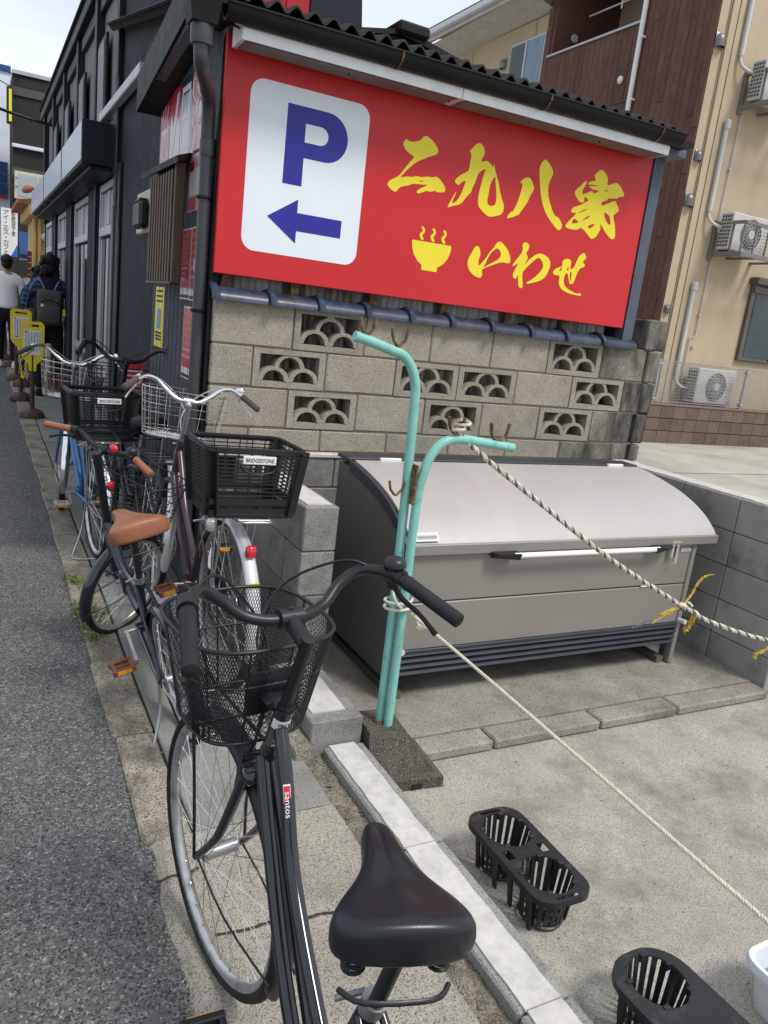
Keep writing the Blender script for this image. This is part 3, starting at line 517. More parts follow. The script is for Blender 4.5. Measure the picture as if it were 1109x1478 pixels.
# ================================================================== RED SIGN (outlines in metres from its lower left corner)
LET = {
 'character_two': [[(0.9506,0.7787),(0.9661,0.7729),(0.9917,0.7744),(1.02,0.7836),(1.0369,0.7959),(1.0463,0.8083),(1.0602,0.8156),(1.0795,0.812),(1.1081,0.7982),(1.1256,0.7835),(1.1418,0.7655),(1.1403,0.7501),(1.1324,0.7394),(1.0895,0.7206),(1.0616,0.7046),(1.0336,0.6903),(1.0002,0.6628),(0.9709,0.6333),(0.9551,0.6138),(0.9393,0.5943),(0.9786,0.6051),(1.0079,0.6083),(1.0367,0.6174),(1.0595,0.6161),(1.0961,0.6257),(1.1302,0.6282),(1.1484,0.6352),(1.1728,0.6273),(1.1951,0.6095),(1.2117,0.5906),(1.21,0.5691),(1.1636,0.561),(1.155,0.5667),(1.1368,0.5595),(1.1143,0.555),(1.1044,0.557),(1.0847,0.5483),(1.0561,0.5356),(1.0435,0.5442),(1.0672,0.5637),(1.1039,0.5862),(1.0759,0.5822),(1.0199,0.5769),(0.9918,0.5637),(0.9456,0.5485),(0.9298,0.5291),(0.9217,0.521),(0.9011,0.524),(0.8813,0.5357),(0.8694,0.5487),(0.8839,0.5708),(0.9042,0.5826),(0.9341,0.6054),(0.9557,0.6365),(0.9804,0.6712),(1.0054,0.7045),(0.978,0.7142),(0.9499,0.7311),(0.934,0.7532),(0.9411,0.7679)],[(1.0475,0.5946),(1.0656,0.6003),(1.0809,0.5994),(1.0663,0.5952)]],
 'character_nine': [[(1.3336,0.7927),(1.3506,0.8153),(1.3709,0.8378),(1.3877,0.8458),(1.4063,0.8433),(1.4211,0.829),(1.4295,0.8088),(1.4275,0.7928),(1.4132,0.758),(1.4479,0.7699),(1.4743,0.7607),(1.4977,0.7461),(1.4993,0.7648),(1.5089,0.7418),(1.5252,0.7096),(1.5432,0.6808),(1.5691,0.6206),(1.5906,0.5851),(1.6028,0.5609),(1.6007,0.5309),(1.5826,0.5131),(1.5345,0.4972),(1.5052,0.4957),(1.4733,0.5102),(1.4452,0.5283),(1.4318,0.5455),(1.4268,0.5865),(1.4335,0.642),(1.4413,0.6912),(1.4513,0.7279),(1.4211,0.7129),(1.4045,0.6908),(1.3974,0.6611),(1.3835,0.6237),(1.3758,0.5969),(1.3553,0.5742),(1.3324,0.5416),(1.3112,0.5237),(1.2733,0.5101),(1.2426,0.4981),(1.2544,0.5285),(1.2813,0.5837),(1.28,0.5676),(1.265,0.5246),(1.2894,0.5344),(1.3087,0.5631),(1.3226,0.6003),(1.3328,0.6479),(1.309,0.6342),(1.2934,0.6198),(1.2746,0.6249),(1.2668,0.6361),(1.2781,0.6522),(1.3061,0.676),(1.3422,0.6999),(1.3469,0.743),(1.3475,0.7867)],[(1.5183,0.702),(1.5254,0.6744),(1.5422,0.6127),(1.5443,0.5642),(1.5146,0.5489),(1.489,0.5631),(1.4901,0.6037),(1.4932,0.6558),(1.5049,0.6835)]],
 'character_eight': [[(1.6904,0.6999),(1.6999,0.718),(1.7352,0.7384),(1.7585,0.7318),(1.7758,0.7118),(1.7873,0.694),(1.7872,0.6774),(1.7709,0.6481),(1.7566,0.6091),(1.7331,0.5719),(1.7129,0.5402),(1.6976,0.5287),(1.6419,0.5055),(1.6369,0.5163),(1.6593,0.5465),(1.6647,0.5407),(1.6832,0.5802),(1.6963,0.6254),(1.7035,0.6662),(1.7054,0.701)],[(1.8361,0.8504),(1.8608,0.8393),(1.8878,0.818),(1.9042,0.7945),(1.9017,0.7742),(1.8912,0.749),(1.8856,0.7113),(1.8938,0.6725),(1.9023,0.6538),(1.9332,0.6048),(1.9633,0.5722),(1.9927,0.5649),(2.0192,0.5398),(2.0275,0.5168),(2.0096,0.4975),(1.9709,0.515),(1.9215,0.5518),(1.8867,0.587),(1.8568,0.6326),(1.8339,0.6889),(1.8155,0.7519),(1.8072,0.7965),(1.8127,0.8237)]],
 'character_house': [[(2.2471,0.8722),(2.2787,0.8626),(2.3103,0.8339),(2.3166,0.7985),(2.3776,0.8233),(2.4167,0.8075),(2.4529,0.775),(2.4519,0.7589),(2.4207,0.7518),(2.4083,0.7408),(2.3698,0.7343),(2.3367,0.7269),(2.3292,0.7169),(2.2893,0.6979),(2.3076,0.6834),(2.3876,0.7232),(2.4116,0.7078),(2.4365,0.6734),(2.3999,0.6436),(2.4212,0.5987),(2.4412,0.5332),(2.4327,0.512),(2.4102,0.5105),(2.357,0.5421),(2.3128,0.5799),(2.3175,0.5504),(2.2993,0.5119),(2.2875,0.4994),(2.2608,0.4865),(2.2263,0.508),(2.171,0.5367),(2.1454,0.5222),(2.108,0.5182),(2.0697,0.5193),(2.0517,0.5321),(2.0821,0.5699),(2.1163,0.6083),(2.088,0.6072),(2.0753,0.6172),(2.0904,0.6387),(2.1209,0.6506),(2.1907,0.6917),(2.1559,0.7066),(2.1613,0.6833),(2.1444,0.6735),(2.1191,0.6796),(2.0834,0.7113),(2.0896,0.7363),(2.1192,0.762),(2.128,0.7755),(2.1545,0.7949),(2.1513,0.7676),(2.136,0.741),(2.1413,0.7178),(2.1825,0.737),(2.2064,0.7481),(2.2185,0.738),(2.2477,0.7483),(2.2551,0.7582),(2.2165,0.7567),(2.1751,0.7684),(2.2308,0.7782),(2.2444,0.7823),(2.2009,0.7815),(2.166,0.7764),(2.1832,0.7955),(2.2171,0.805),(2.2155,0.8219),(2.2058,0.8322),(2.2228,0.8524)],[(2.0966,0.5583),(2.1064,0.5779),(2.1454,0.5642),(2.101,0.5492)],[(2.1654,0.5719),(2.199,0.6042),(2.2267,0.6104),(2.1975,0.59)],[(2.2187,0.5511),(2.2375,0.5646),(2.2703,0.5715),(2.238,0.5417)],[(2.3242,0.6456),(2.3693,0.6351),(2.3888,0.5864),(2.3527,0.6004)],[(2.1295,0.6129),(2.1717,0.6382),(2.201,0.6475),(2.1563,0.6218)],[(2.3024,0.7658),(2.3294,0.7764),(2.3109,0.761)]],
 'noodle_bowl': [[(1.0543,0.3046),(1.2916,0.3067),(1.2982,0.2998),(1.2968,0.2748),(1.2847,0.239),(1.2634,0.2098),(1.2434,0.194),(1.2255,0.1851),(1.223,0.1598),(1.1312,0.1595),(1.1269,0.1628),(1.1259,0.1848),(1.0967,0.2028),(1.0708,0.2326),(1.0567,0.2663),(1.0512,0.3011)]],
 'steam': [[(1.0974,0.3726),(1.105,0.3796),(1.1132,0.3764),(1.1213,0.3637),(1.1214,0.3522),(1.1111,0.338),(1.1105,0.3315),(1.1197,0.3176),(1.1137,0.3103),(1.1038,0.314),(1.0929,0.3314),(1.0949,0.3431),(1.1086,0.3554),(1.1056,0.365)]],
 'steam2': [[(1.1648,0.3729),(1.1725,0.3799),(1.1809,0.3766),(1.1892,0.3638),(1.1893,0.3523),(1.1789,0.338),(1.1783,0.3315),(1.1877,0.3174),(1.1816,0.3101),(1.1716,0.3138),(1.1605,0.3313),(1.1624,0.3432),(1.1763,0.3555),(1.1732,0.3652)]],
 'steam3': [[(1.2332,0.3736),(1.241,0.3807),(1.2495,0.3774),(1.258,0.3645),(1.2582,0.3529),(1.2477,0.3384),(1.2471,0.3319),(1.2567,0.3178),(1.2505,0.3104),(1.2403,0.3141),(1.229,0.3318),(1.2309,0.3437),(1.2449,0.3561),(1.2418,0.3659)]],
 'kana_i': [[(1.4621,0.3313),(1.4804,0.3235),(1.4922,0.2891),(1.4865,0.2672),(1.4881,0.2297),(1.5106,0.2494),(1.5355,0.2816),(1.553,0.3128),(1.5785,0.3421),(1.5837,0.3565),(1.6036,0.3745),(1.6234,0.3728),(1.6542,0.3546),(1.6834,0.3251),(1.6987,0.2904),(1.6947,0.2698),(1.6544,0.2695),(1.6241,0.2633),(1.5663,0.2387),(1.5171,0.2123),(1.5234,0.1872),(1.5134,0.1676),(1.4904,0.1683),(1.4539,0.1812),(1.4249,0.2077),(1.4143,0.2483),(1.4348,0.293),(1.4486,0.3219)],[(1.5209,0.2235),(1.5341,0.2465),(1.5468,0.2831),(1.568,0.3149),(1.5968,0.3378),(1.6158,0.3293),(1.6284,0.3143),(1.6262,0.2942),(1.6064,0.2746),(1.568,0.2511)]],
 'kana_wa': [[(1.7867,0.3983),(1.8047,0.395),(1.8164,0.3835),(1.8143,0.3627),(1.8018,0.3381),(1.8181,0.3246),(1.8159,0.3074),(1.7991,0.2723),(1.8234,0.3011),(1.8558,0.3299),(1.8812,0.3468),(1.9153,0.3528),(1.9529,0.3434),(1.9797,0.3249),(1.9878,0.2989),(1.9818,0.2684),(1.9661,0.2341),(1.9359,0.2066),(1.8636,0.1802),(1.8388,0.1764),(1.8374,0.1831),(1.8605,0.1959),(1.8937,0.2223),(1.9203,0.2504),(1.9348,0.2745),(1.9351,0.2967),(1.9196,0.3167),(1.8947,0.328),(1.8664,0.3094),(1.8291,0.2727),(1.8034,0.2425),(1.797,0.227),(1.805,0.1864),(1.8128,0.1628),(1.8066,0.1461),(1.7808,0.1564),(1.7696,0.2137),(1.7551,0.1911),(1.7398,0.1977),(1.7316,0.2161),(1.7544,0.2675),(1.757,0.2787),(1.7277,0.2603),(1.7205,0.2654),(1.7373,0.2917),(1.7695,0.3347),(1.7737,0.3689),(1.7679,0.3777),(1.7739,0.3917)]],
 'kana_se': [[(2.2214,0.4012),(2.2369,0.3934),(2.2475,0.3747),(2.2265,0.3491),(2.246,0.3365),(2.2428,0.3234),(2.2178,0.3125),(2.2023,0.2902),(2.1901,0.2531),(2.183,0.2242),(2.1681,0.2142),(2.1503,0.2176),(2.1289,0.268),(2.1098,0.263),(2.1052,0.2347),(2.114,0.2055),(2.1365,0.188),(2.1808,0.1729),(2.2238,0.1652),(2.2434,0.1706),(2.2573,0.1628),(2.2469,0.1551),(2.2124,0.1549),(2.1564,0.1598),(2.1096,0.172),(2.0861,0.1869),(2.0704,0.2127),(2.0692,0.249),(2.0393,0.2489),(2.0178,0.2561),(2.0195,0.2712),(2.0344,0.2869),(2.0708,0.303),(2.0773,0.3113),(2.0724,0.3231),(2.0823,0.3419),(2.1068,0.3522),(2.1277,0.3494),(2.1389,0.3371),(2.141,0.2973),(2.1641,0.3079),(2.1751,0.3345),(2.1927,0.3771)],[(2.0599,0.2766),(2.0719,0.2981),(2.0795,0.3016),(2.0745,0.2785)],[(2.1145,0.2875),(2.1222,0.3061),(2.1298,0.2913)],[(2.1426,0.2748),(2.1557,0.2816),(2.1583,0.2351),(2.1514,0.2355)]],
 'letter_p': [[(0.305,0.8086),(0.4822,0.8101),(0.5269,0.8065),(0.5699,0.7892),(0.6076,0.7558),(0.6278,0.6991),(0.6153,0.6547),(0.5852,0.6166),(0.5497,0.595),(0.5056,0.5854),(0.4055,0.583),(0.4052,0.4558),(0.3089,0.4547)],[(0.4021,0.7373),(0.4787,0.7375),(0.5134,0.7239),(0.5248,0.7008),(0.5154,0.6704),(0.4871,0.6565),(0.4044,0.6547)]],
 'arrow': [[(0.2441,0.2947),(0.3958,0.3928),(0.3957,0.3316),(0.6354,0.3315),(0.6361,0.2475),(0.3977,0.2465),(0.3972,0.1881)]],
 'panel': [[(0.173,0.8777),(0.6767,0.8848),(0.7306,0.8358),(0.735,0.1958),(0.679,0.1256),(0.1909,0.1254),(0.1306,0.1813),(0.1237,0.8205)]],
}
sg = thing('parking_sign', 'large red parking sign with white P panel, left arrow and yellow brush lettering', 'sign', (2.32, 3.83, 1.686))
sx0, sz0 = 1.0, 1.686
part('face_panel', MB().bbox(sx0+.002, 3.80, sz0, 3.640, 3.858, 2.735, .003), red_sign, sg, world=True)
def rnd_poly(x0, z0, x1, z1, r, n=8):
    o = []
    for cx, cz, a0 in ((x1-r, z1-r, 0), (x0+r, z1-r, pi/2), (x0+r, z0+r, pi), (x1-r, z0+r, 3*pi/2)):
        for i in range(n+1): a = a0+pi/2*i/n; o.append((cx+r*cos(a), cz+r*sin(a)))
    return o
def flat(nm, loops, mt, d0, d1): return part(nm, MB().prism(loops, lambda u, v, w: (sx0+u, 3.80-w, sz0+v), d0, d1), mt, sg, world=True)
flat('white_panel', [rnd_poly(.1235, .125, .7355, .884, .066)], white_sign, -.002, .0012)
pb = [(.3075, .8095), (.482, .8095)]
for i in range(17): a = pi/2-pi*i/16; pb.append((.515+.113*cos(a), .697+.1125*sin(a)))
pb += [(.4055, .5845), (.4055, .4552), (.3075, .4552)]
ph = [(.4035, .7375), (.4787, .7375)]+[(.483+.0415*cos(pi/2-pi*i/10), .696+.0415*sin(pi/2-pi*i/10)) for i in range(11)]+[(.4035, .6546)]
flat('letter_p', [pb, ph], blue_sign, .0006, .0022)
flat('arrow', [[(.2441, .2947), (.3960, .3935), (.3960, .3316), (.6358, .3316), (.6358, .2470), (.3977, .2470), (.3977, .1881)]], blue_sign, .0006, .0022)
def smooth2(L, n=3): return [(p.x, p.y) for p in cr([(a, b, 0) for a, b in L], n, True)]
for nm in ('character_two', 'character_nine', 'character_eight', 'character_house', 'kana_i', 'kana_wa', 'kana_se', 'noodle_bowl', 'steam', 'steam2', 'steam3'):
    loops = LET[nm]; n_ = nm.rstrip('23')
    if nm == 'character_eight': grp = [[loops[0]], [loops[1]]]
    else: grp = [loops]
    for g_ in grp: flat(n_, [smooth2(q, 2) if nm != 'noodle_bowl' else q for q in g_], yellow_sign, -.002, .0016)
lp = thing('sign_light_bar', 'long aluminium light bar over the top of the red sign', 'light', (2.3, 3.7, 2.65))
for a, b_ in ((1.015, 2.135), (2.139, 3.565)):
    za = 2.655+(a-1)*.010; m = MB(); 
    sec = [(3.612, -.006), (3.608, .040), (3.622, .066), (3.66, .082), (3.765, .086), (3.765, -.006)]
    zb = 2.655+(b_-1)*.010
    m.add([(a, y, za+z) for y, z in sec]+[(b_, y, zb+z) for y, z in sec], [(k, (k+1) % 6, 6+(k+1) % 6, 6+k) for k in range(6)]+[tuple(range(6)), tuple(range(6, 12))]); part('housing', m, alu, lp, 30, world=True)
    m = MB(); m.add([(a+.02, y, za-.009) for y in (3.620, 3.755)]+[(b_-.02, y, zb-.009) for y in (3.755, 3.620)], [(0, 1, 2, 3)])
    m.add([(a+.02, y, za-.007) for y in (3.620, 3.755)]+[(b_-.02, y, zb-.007) for y in (3.755, 3.620)], [(0, 1, 2, 3)]); part('underside', m, grey_frame, lp, world=True)
for x in (1.55, 2.1, 2.16, 2.6, 3.1): part('screw', MB().lathe([(.004, -.008), (.004, .0)], 8, Matrix.Translation((x, 3.68, 2.646+(x-1)*.01))), blackp, lp, world=True)
part('cable', MB().tube(cr([(1.02, 3.66, 2.70), (.99, 3.66, 2.705), (.965, 3.67, 2.69), (.955, 3.70, 2.66), (.955, 3.73, 2.60)], 5), .006, 6), pipe_m, lp, 60, world=True)

# ================================================================== SIDE WALL FITTINGS (shop house, wall facing the street)
XW = 1.0
def onwall(nm, y0, y1, z0, z1, mt, par, d0=.0, d1=.003, m=0):   # y0 = far edge, y1 = near edge
    return part(nm, MB().box(XW-d1, min(y0, y1), z0, XW-d0, max(y0, y1), z1), mt, par, world=True)
WM = lambda y, z, d: frame4((XW-d, y, z), (0, -1, 0), (0, 0, 1))
po = thing('banner_poster', 'wide faded red and blue banner poster under the side eave', 'poster', (1, 4.66, 2.28))
for i, (y0, y1, mt, tx_, sc) in enumerate(((5.19, 4.93, poster_red, '米', 1), (4.925, 4.66, poster_red, '/', 1), (4.655, 4.41, poster_blue, '日', 1), (4.405, 4.14, poster_red, '', 1))):
    onwall('banner_strip', y0, y1, 2.285-.0*i, 2.675, mt, po)
    if tx_: part_ = text('brush_mark', tx_, .3, poster_white, po, Matrix.Translation(-V((1, 4.66, 2.28))) @ WM((y0+y1)/2, 2.47, .0045), wid=.19, hei=.34)
for (y, z, s) in ((4.33, 2.60, '7'), (4.22, 2.60, '8'), (4.33, 2.47, '9'), (4.22, 2.47, '1'), (4.33, 2.34, '2')):
    m = MB(); m.tube([(XW-.004, y+.046*cos(a), z+.062*sin(a)) for a in [2*pi*k/20 for k in range(20)]], .0045, 4, closed=True); part('number_ring', m, poster_white, po, world=True)
    text('numeral', s, .1, poster_white, po, Matrix.Translation(-V((1, 4.66, 2.28))) @ WM(y, z, .004), hei=.075, wid=.034)
for i, (y0, y1, mt) in enumerate(((5.19, 4.93, poster_pink), (4.925, 4.66, poster_white), (4.655, 4.41, poster_white), (4.405, 4.14, poster_pink))):
    pts = [(y0-.004, 2.289), (y1+.004, 2.289)]+[(y1+.004+(y0-y1-.008)*q/7, 2.50+.06*abs(sin(q*2.1+i*1.7))-.05*(q % 2)) for q in range(8)]
    part('bleached_patch', MB().prism([pts], lambda u, v, w: (w, u, v), XW-.0034, XW-.0028), mt, po, world=True)
for i, (y0, y1) in enumerate(((5.19, 4.93), (4.655, 4.41))):
    onwall('top_band', y0, y1, 2.60, 2.676, poster_red if i == 0 else poster_navy, po, 0, .0036)
p2 = thing('pink_poster', 'bleached pink and red poster beside the downpipe below the banner', 'poster', (1, 4.25, 2.0))
onwall('sheet', 4.385, 4.10, 1.99, 2.27, poster_pink, p2); onwall('image_area', 4.35, 4.12, 2.07, 2.20, paper, p2, 0, .0036); onwall('red_block', 4.375, 4.22, 1.998, 2.06, poster_red, p2, 0, .0038); onwall('red_block', 4.375, 4.28, 2.19, 2.235, poster_red, p2, 0, .0041)
for k, (a, h) in enumerate(((4.30, .035), (4.25, .05), (4.22, .04), (4.17, .055), (4.14, .045))): onwall('brush_mark', a+.012, a-.006, 2.085, 2.085+h, poster_white, p2, 0, .0045)
def menu(nm, label, y0, y1, z0, z1, rows, seed, blank=False):
    t = thing(nm, label, 'poster', (1, (y0+y1)/2, z0)); random.seed(seed)
    onwall('white_border', y0, y1, z0, z1, poster_white, t, 0, .002); onwall('sheet', y0-.008, y1+.008, z0+.06, z1-.008, poster_red, t, 0, .0032)
    onwall('dark_strip', y0-.008, y1+.008, z0+.008, z0+.025, M('dark_red_print', (.10, .01, .02), .5), t, 0, .0034)
    for r in range(rows):
        z = z1-.04-(z1-z0-.12)*r/rows; y = y0-.02; ye = y1+.02+random.uniform(0, .1)
        m = MB()
        while y > ye:
            w = random.uniform(.010, .022); h = random.uniform(.008, .020); m.box(XW-.0040, y-w, z-h/2, XW-.003, y, z-h/2+.003)
            m.box(XW-.0040, y-w*.6, z-h/2, XW-.003, y-w*.4, z+h/2); m.box(XW-.0040, y-w, z+h/2-.003, XW-.003, y, z+h/2); y -= w+.006
        if m.v: part('print_line', m, poster_gold if r < rows*.6 else poster_white, t, world=True)
    random.seed(11); return t
t_ = menu('menu_poster', 'red menu poster with pale print in two columns beside the lattice window', 4.47, 4.26, 1.545, 1.91, 9, 3)
t_ = menu('narrow_menu_poster', 'narrow red poster strip half hidden by the downpipe', 4.255, 4.08, 1.542, 1.912, 6, 5)
part('round_mark', MB().lathe([(.0, 0), (.045, 0), (.045, .002)], 24, WM(4.13, 1.72, .0036), caps=False), poster_white, t_, world=True)
t_ = menu('lower_menu_poster', 'lower red poster with bleached print above the bicycles', 4.35, 4.06, 1.13, 1.51, 7, 8)
t_ = thing('yellow_poster', 'tall yellow poster with blue picture beside the far end of the wall', 'poster', (1, 5.0, 1.25))
onwall('sheet', 5.13, 4.88, 1.24, 1.60, poster_yel, t_, 0, .003); onwall('picture', 5.06, 4.95, 1.35, 1.47, M('poster_blue_photo', (.10, .22, .45), .4), t_, 0, .0042)
for z in (1.57, 1.54, 1.51, 1.32, 1.30, 1.28): onwall('print_line', 5.10, 4.92, z, z+.012, ink, t_, 0, .0041)
lt = thing('lattice_window', 'bronze lattice window cover with dark hood on the side wall', 'window', (.95, 5.0, 1.63))
for k in range(9):
    y = 4.24+.068*k; part('lattice_slat', MB().bbox(.880, y, 1.625, .892, y+.032, 2.175, .002), bronze, lt, world=True)
part('side_post', MB().bbox(.882, 4.17, 1.62, .93, 4.20, 2.20, .004), bronze, lt, world=True)
part('frame', MB().box(.96, 4.50, 1.66, .999, 5.30, 2.25), gutter_m, lt, world=True)
part('bottom_rail', MB().bbox(.878, 4.19, 1.61, .93, 4.85, 1.625, .003), bronze, lt, world=True)
part('hood', MB().add([(1.0, 4.38, 2.29), (.865, 4.08, 2.215), (.858, 5.02, 2.225), (1.0, 5.08, 2.31), (1.0, 4.38, 2.255), (.868, 4.08, 2.185), (.862, 5.02, 2.195), (1.0, 5.08, 2.275)], [(0, 1, 2, 3), (4, 7, 6, 5), (0, 4, 5, 1), (1, 5, 6, 2), (2, 6, 7, 3)]), gutter_m, lt, world=True)
em = thing('electricity_meter', 'black electricity meter on a cream backboard beside the lattice window', 'meter', (.95, 5.75, 1.94))
part('backboard', MB().bbox(.925, 5.05, 1.915, .985, 5.50, 2.165, .008), cream, em, world=True)
part('meter_case', MB().bbox(.865, 5.06, 1.935, .924, 5.30, 2.09, .018), blackp, em, world=True)
part('meter_lip', MB().bbox(.87, 5.09, 2.085, .92, 5.27, 2.105, .006), blackp, em, world=True)

# ================================================================== NAVY SHOP ROW
nb = thing('navy_shop_building', 'long dark navy shop building with projecting box signs down the street', 'building', (1.2, 9.8, 0))
def B_(nm, x0, y0, z0, x1, y1, z1, mt, bev=.006, par=None): return part(nm, MB().bbox(x0, y0, z0, x1, y1, z1, bev), mt, par or nb, world=True)
B_('wall', 1.0, 5.255, 0, 1.12, 6.72, 4.05, navy)
B_('pillar', .975, 6.60, 0, 1.0, 6.92, 2.50, navy_g); B_('pillar_strip', .955, 6.78, 0, .975, 6.84, 2.2, grey_frame)
B_('upper_wall', 1.03, 6.72, 2.50, 1.15, 14.5, 4.10, M('grey_aggregate_panel', (.20, .205, .215), .8, bump=.5, bs=60, var=.15, vs=5))
B_('parapet', .93, 5.27, 4.02, 1.2, 14.6, 4.14, navy_g); B_('parapet_flashing', .90, 5.27, 4.14, 1.22, 14.6, 4.165, slate, .004)
B_('back_wall', 1.85, 9.5, 0, 1.95, 14.5, 4.0, navy); B_('far_wall', 1.0, 14.40, 0, 1.95, 14.5, 4.1, navy)
for y in (6.74, 8.05, 9.55, 11.05, 12.6, 14.2): B_('upper_post', .96, y, 2.45, 1.03, y+.14, 4.02, navy_g)
for y in (6.88, 8.19, 9.69, 11.19, 12.74): B_('upper_rail', .985, y, 3.88, 1.03, y+1.25, 4.0, navy_g); B_('sill_rail', .985, y, 2.80, 1.03, y+1.25, 2.90, navy_g)
for y in (7.55, 9.05, 10.55, 12.1):
    f = B_('upper_window', .975, y, 2.9, 1.0, y+.46, 3.62, navy_g); B_('pane', .965, y+.05, 2.95, .976, y+.41, 3.57, M('grey_aggregate_panel'if 0 else 'grey_blind', (.20, .21, .225), .5), .002, f)
for i, (y0, y1) in enumerate(((6.92, 8.55), (8.62, 10.85), (10.95, 13.3))):
    f = B_('box_sign', .737, y0, 2.485, 1.03, y1, 2.805, navy_g)
    for a in range(2): ya = y0+.02+(y1-y0-.04)*a/2; B_('sign_face', .729, ya, 2.505, .738, ya+(y1-y0-.04)/2-.012, 2.79, M('brushed_sign_face', (.56, .60, .66), .35, .35, var=.06), .003, f)
B_('pale_soffit_rail', .925, 5.6, 2.895, .985, 7.5, 2.965, M('pale_rail', (.5, .52, .55), .4))
B_('canopy_soffit', .80, 6.95, 2.455, 1.28, 13.4, 2.484, navy_g)
yd = [6.97, 7.90, 8.62, 10.02, 10.85, 12.1, 12.9, 14.2]
for i in range(0, 8, 2):
    y0, y1 = yd[i], yd[i+1]; d = thing('glass_door', '', 'door', (1.05, (y0+y1)/2, 0), group=None); d['label'] = ('first pair of silver framed sliding glass doors, nearest in the navy facade', 'second pair of silver framed glass doors, between the first and third', 'third pair of silver framed glass doors behind the walkers', 'farthest pair of silver framed glass doors in the navy facade')[i//2]
    def D_(nm, a0, b0, c0, a1, b1, c1, mt, bev=.004): return part(nm, MB().bbox(a0, b0, c0, a1, b1, c1, bev), mt, d, world=True)
    D_('jamb', 1.0, y0, 0.02, 1.06, y0+.05, 2.44, winframe); D_('jamb', 1.0, y1-.05, 0.02, 1.06, y1, 2.44, winframe); D_('transom', .995, y0+.05, 2.0, 1.06, y1-.05, 2.08, winframe); D_('head', 1.0, y0+.05, 2.38, 1.06, y1-.05, 2.44, winframe)
    ym = (y0+y1)/2
    for a, b_, z0, z1 in ((y0+.06, ym-.01, .1, 1.98), (ym+.01, y1-.06, .1, 1.98), (y0+.06, ym-.01, 2.09, 2.37), (ym+.01, y1-.06, 2.09, 2.37)):
        open_ = (i < 4 and a > ym and z0 < 1)
        D_('stile', 1.012, a, z0, 1.045, a+.035, z1, winframe); D_('stile', 1.012, b_-.035, z0, 1.045, b_, z1, winframe)
        D_('glass', 1.025, a+.035, z0, 1.032, b_-.035, z1, glass_f if z0 > 2 else glass_d, .001)
        if z0 < 1: D_('mid_rail', 1.010, a+.035, .86, 1.045, b_-.035, .94, winframe)
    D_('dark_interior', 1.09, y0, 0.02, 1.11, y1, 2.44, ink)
for a, b_ in ((7.90, 8.62), (10.02, 10.85), (12.1, 12.9)): B_('pier', .985, a, 0, 1.12, b_, 2.48, navy); B_('pier_edge', .965, a+.03, 0, .985, a+.10, 2.46, navy_g)
nbw = MB()
nbw.tube([(.97, 6.72, 3.1), (.97, 6.72, 2.2), (.985, 6.6, 2.0), (.985, 6.6, 1.0)], .008, 6); part('cable', nbw, blackp, nb, world=True)

# ================================================================== STREET END
dg = thing('charcoal_building', 'charcoal clad building with a white framed window at the street end', 'building', (1.6, 22, 0))
for z0, z1 in ((.3, 3.35), (3.36, 4.55), (4.56, 6.15)): part('wall', MB().box(.80, 22, z0, 3.4, 24, z1), charcoal, dg, world=True)
for z in (3.95, 5.72): part('band', MB().box(.79, 21.96, z, 3.4, 22.0, z+.175), M('charcoal_band', (.075, .073, .072), .7), dg, world=True)
part('white_ledge', MB().bbox(.78, 21.9, 4.57, 3.4, 22, 4.65, .01), white_wall, dg, world=True); part('roof_flashing', MB().bbox(.78, 21.95, 6.17, 3.4, 24, 6.26, .01), steel, dg, world=True)
w = part('window', MB().bbox(.83, 21.94, 3.42, 1.72, 22.0, 4.05, .01), cream, dg, world=True)
part('pane', MB().box(.90, 21.93, 3.48, 1.32, 21.945, 3.99).box(1.38, 21.93, 3.48, 1.70, 21.945, 3.99), glass_f, w, world=True)
part('mullion', MB().box(1.33, 21.925, 3.46, 1.37, 21.95, 4.0), cream, w, world=True)
ys_ = thing('yellow_sign', 'slim vertical yellow sign on the charcoal building corner', 'sign', (.76, 21.9, 5.0))
part('frame', MB().bbox(.66, 21.85, 5.05, .79, 21.95, 5.85, .01), blackp, ys_, world=True); part('face', MB().box(.71, 21.84, 5.10, .77, 21.851, 5.80), poster_yel, ys_, world=True)
ww = thing('white_building', 'white building with a blue roof edge and blue lower panel at the far left', 'building', (0, 24.5, 0))
part('wall', MB().box(-6, 25, .2, .84, 28, 6.8), white_wall, ww, world=True); part('roof_edge', MB().box(-6, 24.95, 6.8, .86, 28, 6.95), M('blue_edge', (.03, .07, .25), .5), ww, world=True)
part('blue_panel', MB().box(-3, 24.9, 3.7, .78, 25, 4.55), blue_wall, ww, world=True); part('red_stripe', MB().box(-3, 24.88, 3.62, .78, 25, 3.7), red_wall, ww, world=True)
text('emblem', 'J', .4, white_paint, ww, Matrix.Translation(-V((0, 24.5, 0))) @ frame4((.45, 24.87, 4.2), (1, 0, 0), (0, 0, 1)), hei=.35)
cs = thing('cafe_banner', 'white vertical banner with black Japanese lettering over the walkers', 'sign', (.74, 20.4, 2.1))
part('panel', MB().bbox(.50, 20.4, 2.02, .84, 20.44, 3.05, .004), paper, cs, world=True)
O_ = Matrix.Translation(-V((.74, 20.4, 2.1)))
text('lettering', 'ア\nイ\n・\nエ\nス\n・\nカ\nフ\nェ', .12, ink, cs, O_ @ frame4((.60, 20.396, 2.53), (1, 0, 0), (0, 0, 1)), wid=.115, hei=.95)
text('small_lettering', '新\n鮮\n珈\n琲\n工\n房', .08, ink, cs, O_ @ frame4((.755, 20.396, 2.72), (1, 0, 0), (0, 0, 1)), wid=.085, hei=.52)
part('blue_corner', MB().prism([[(.70, 2.02), (.84, 2.02), (.84, 2.30)]], lambda u, v, w: (u, w, v), 20.395, 20.399), M('bright_blue', (.03, .13, .45), .5), cs, world=True)
aw = thing('blue_awning', 'small dark blue awning beside the cafe banner', 'awning', (1.0, 18.9, 2.0))
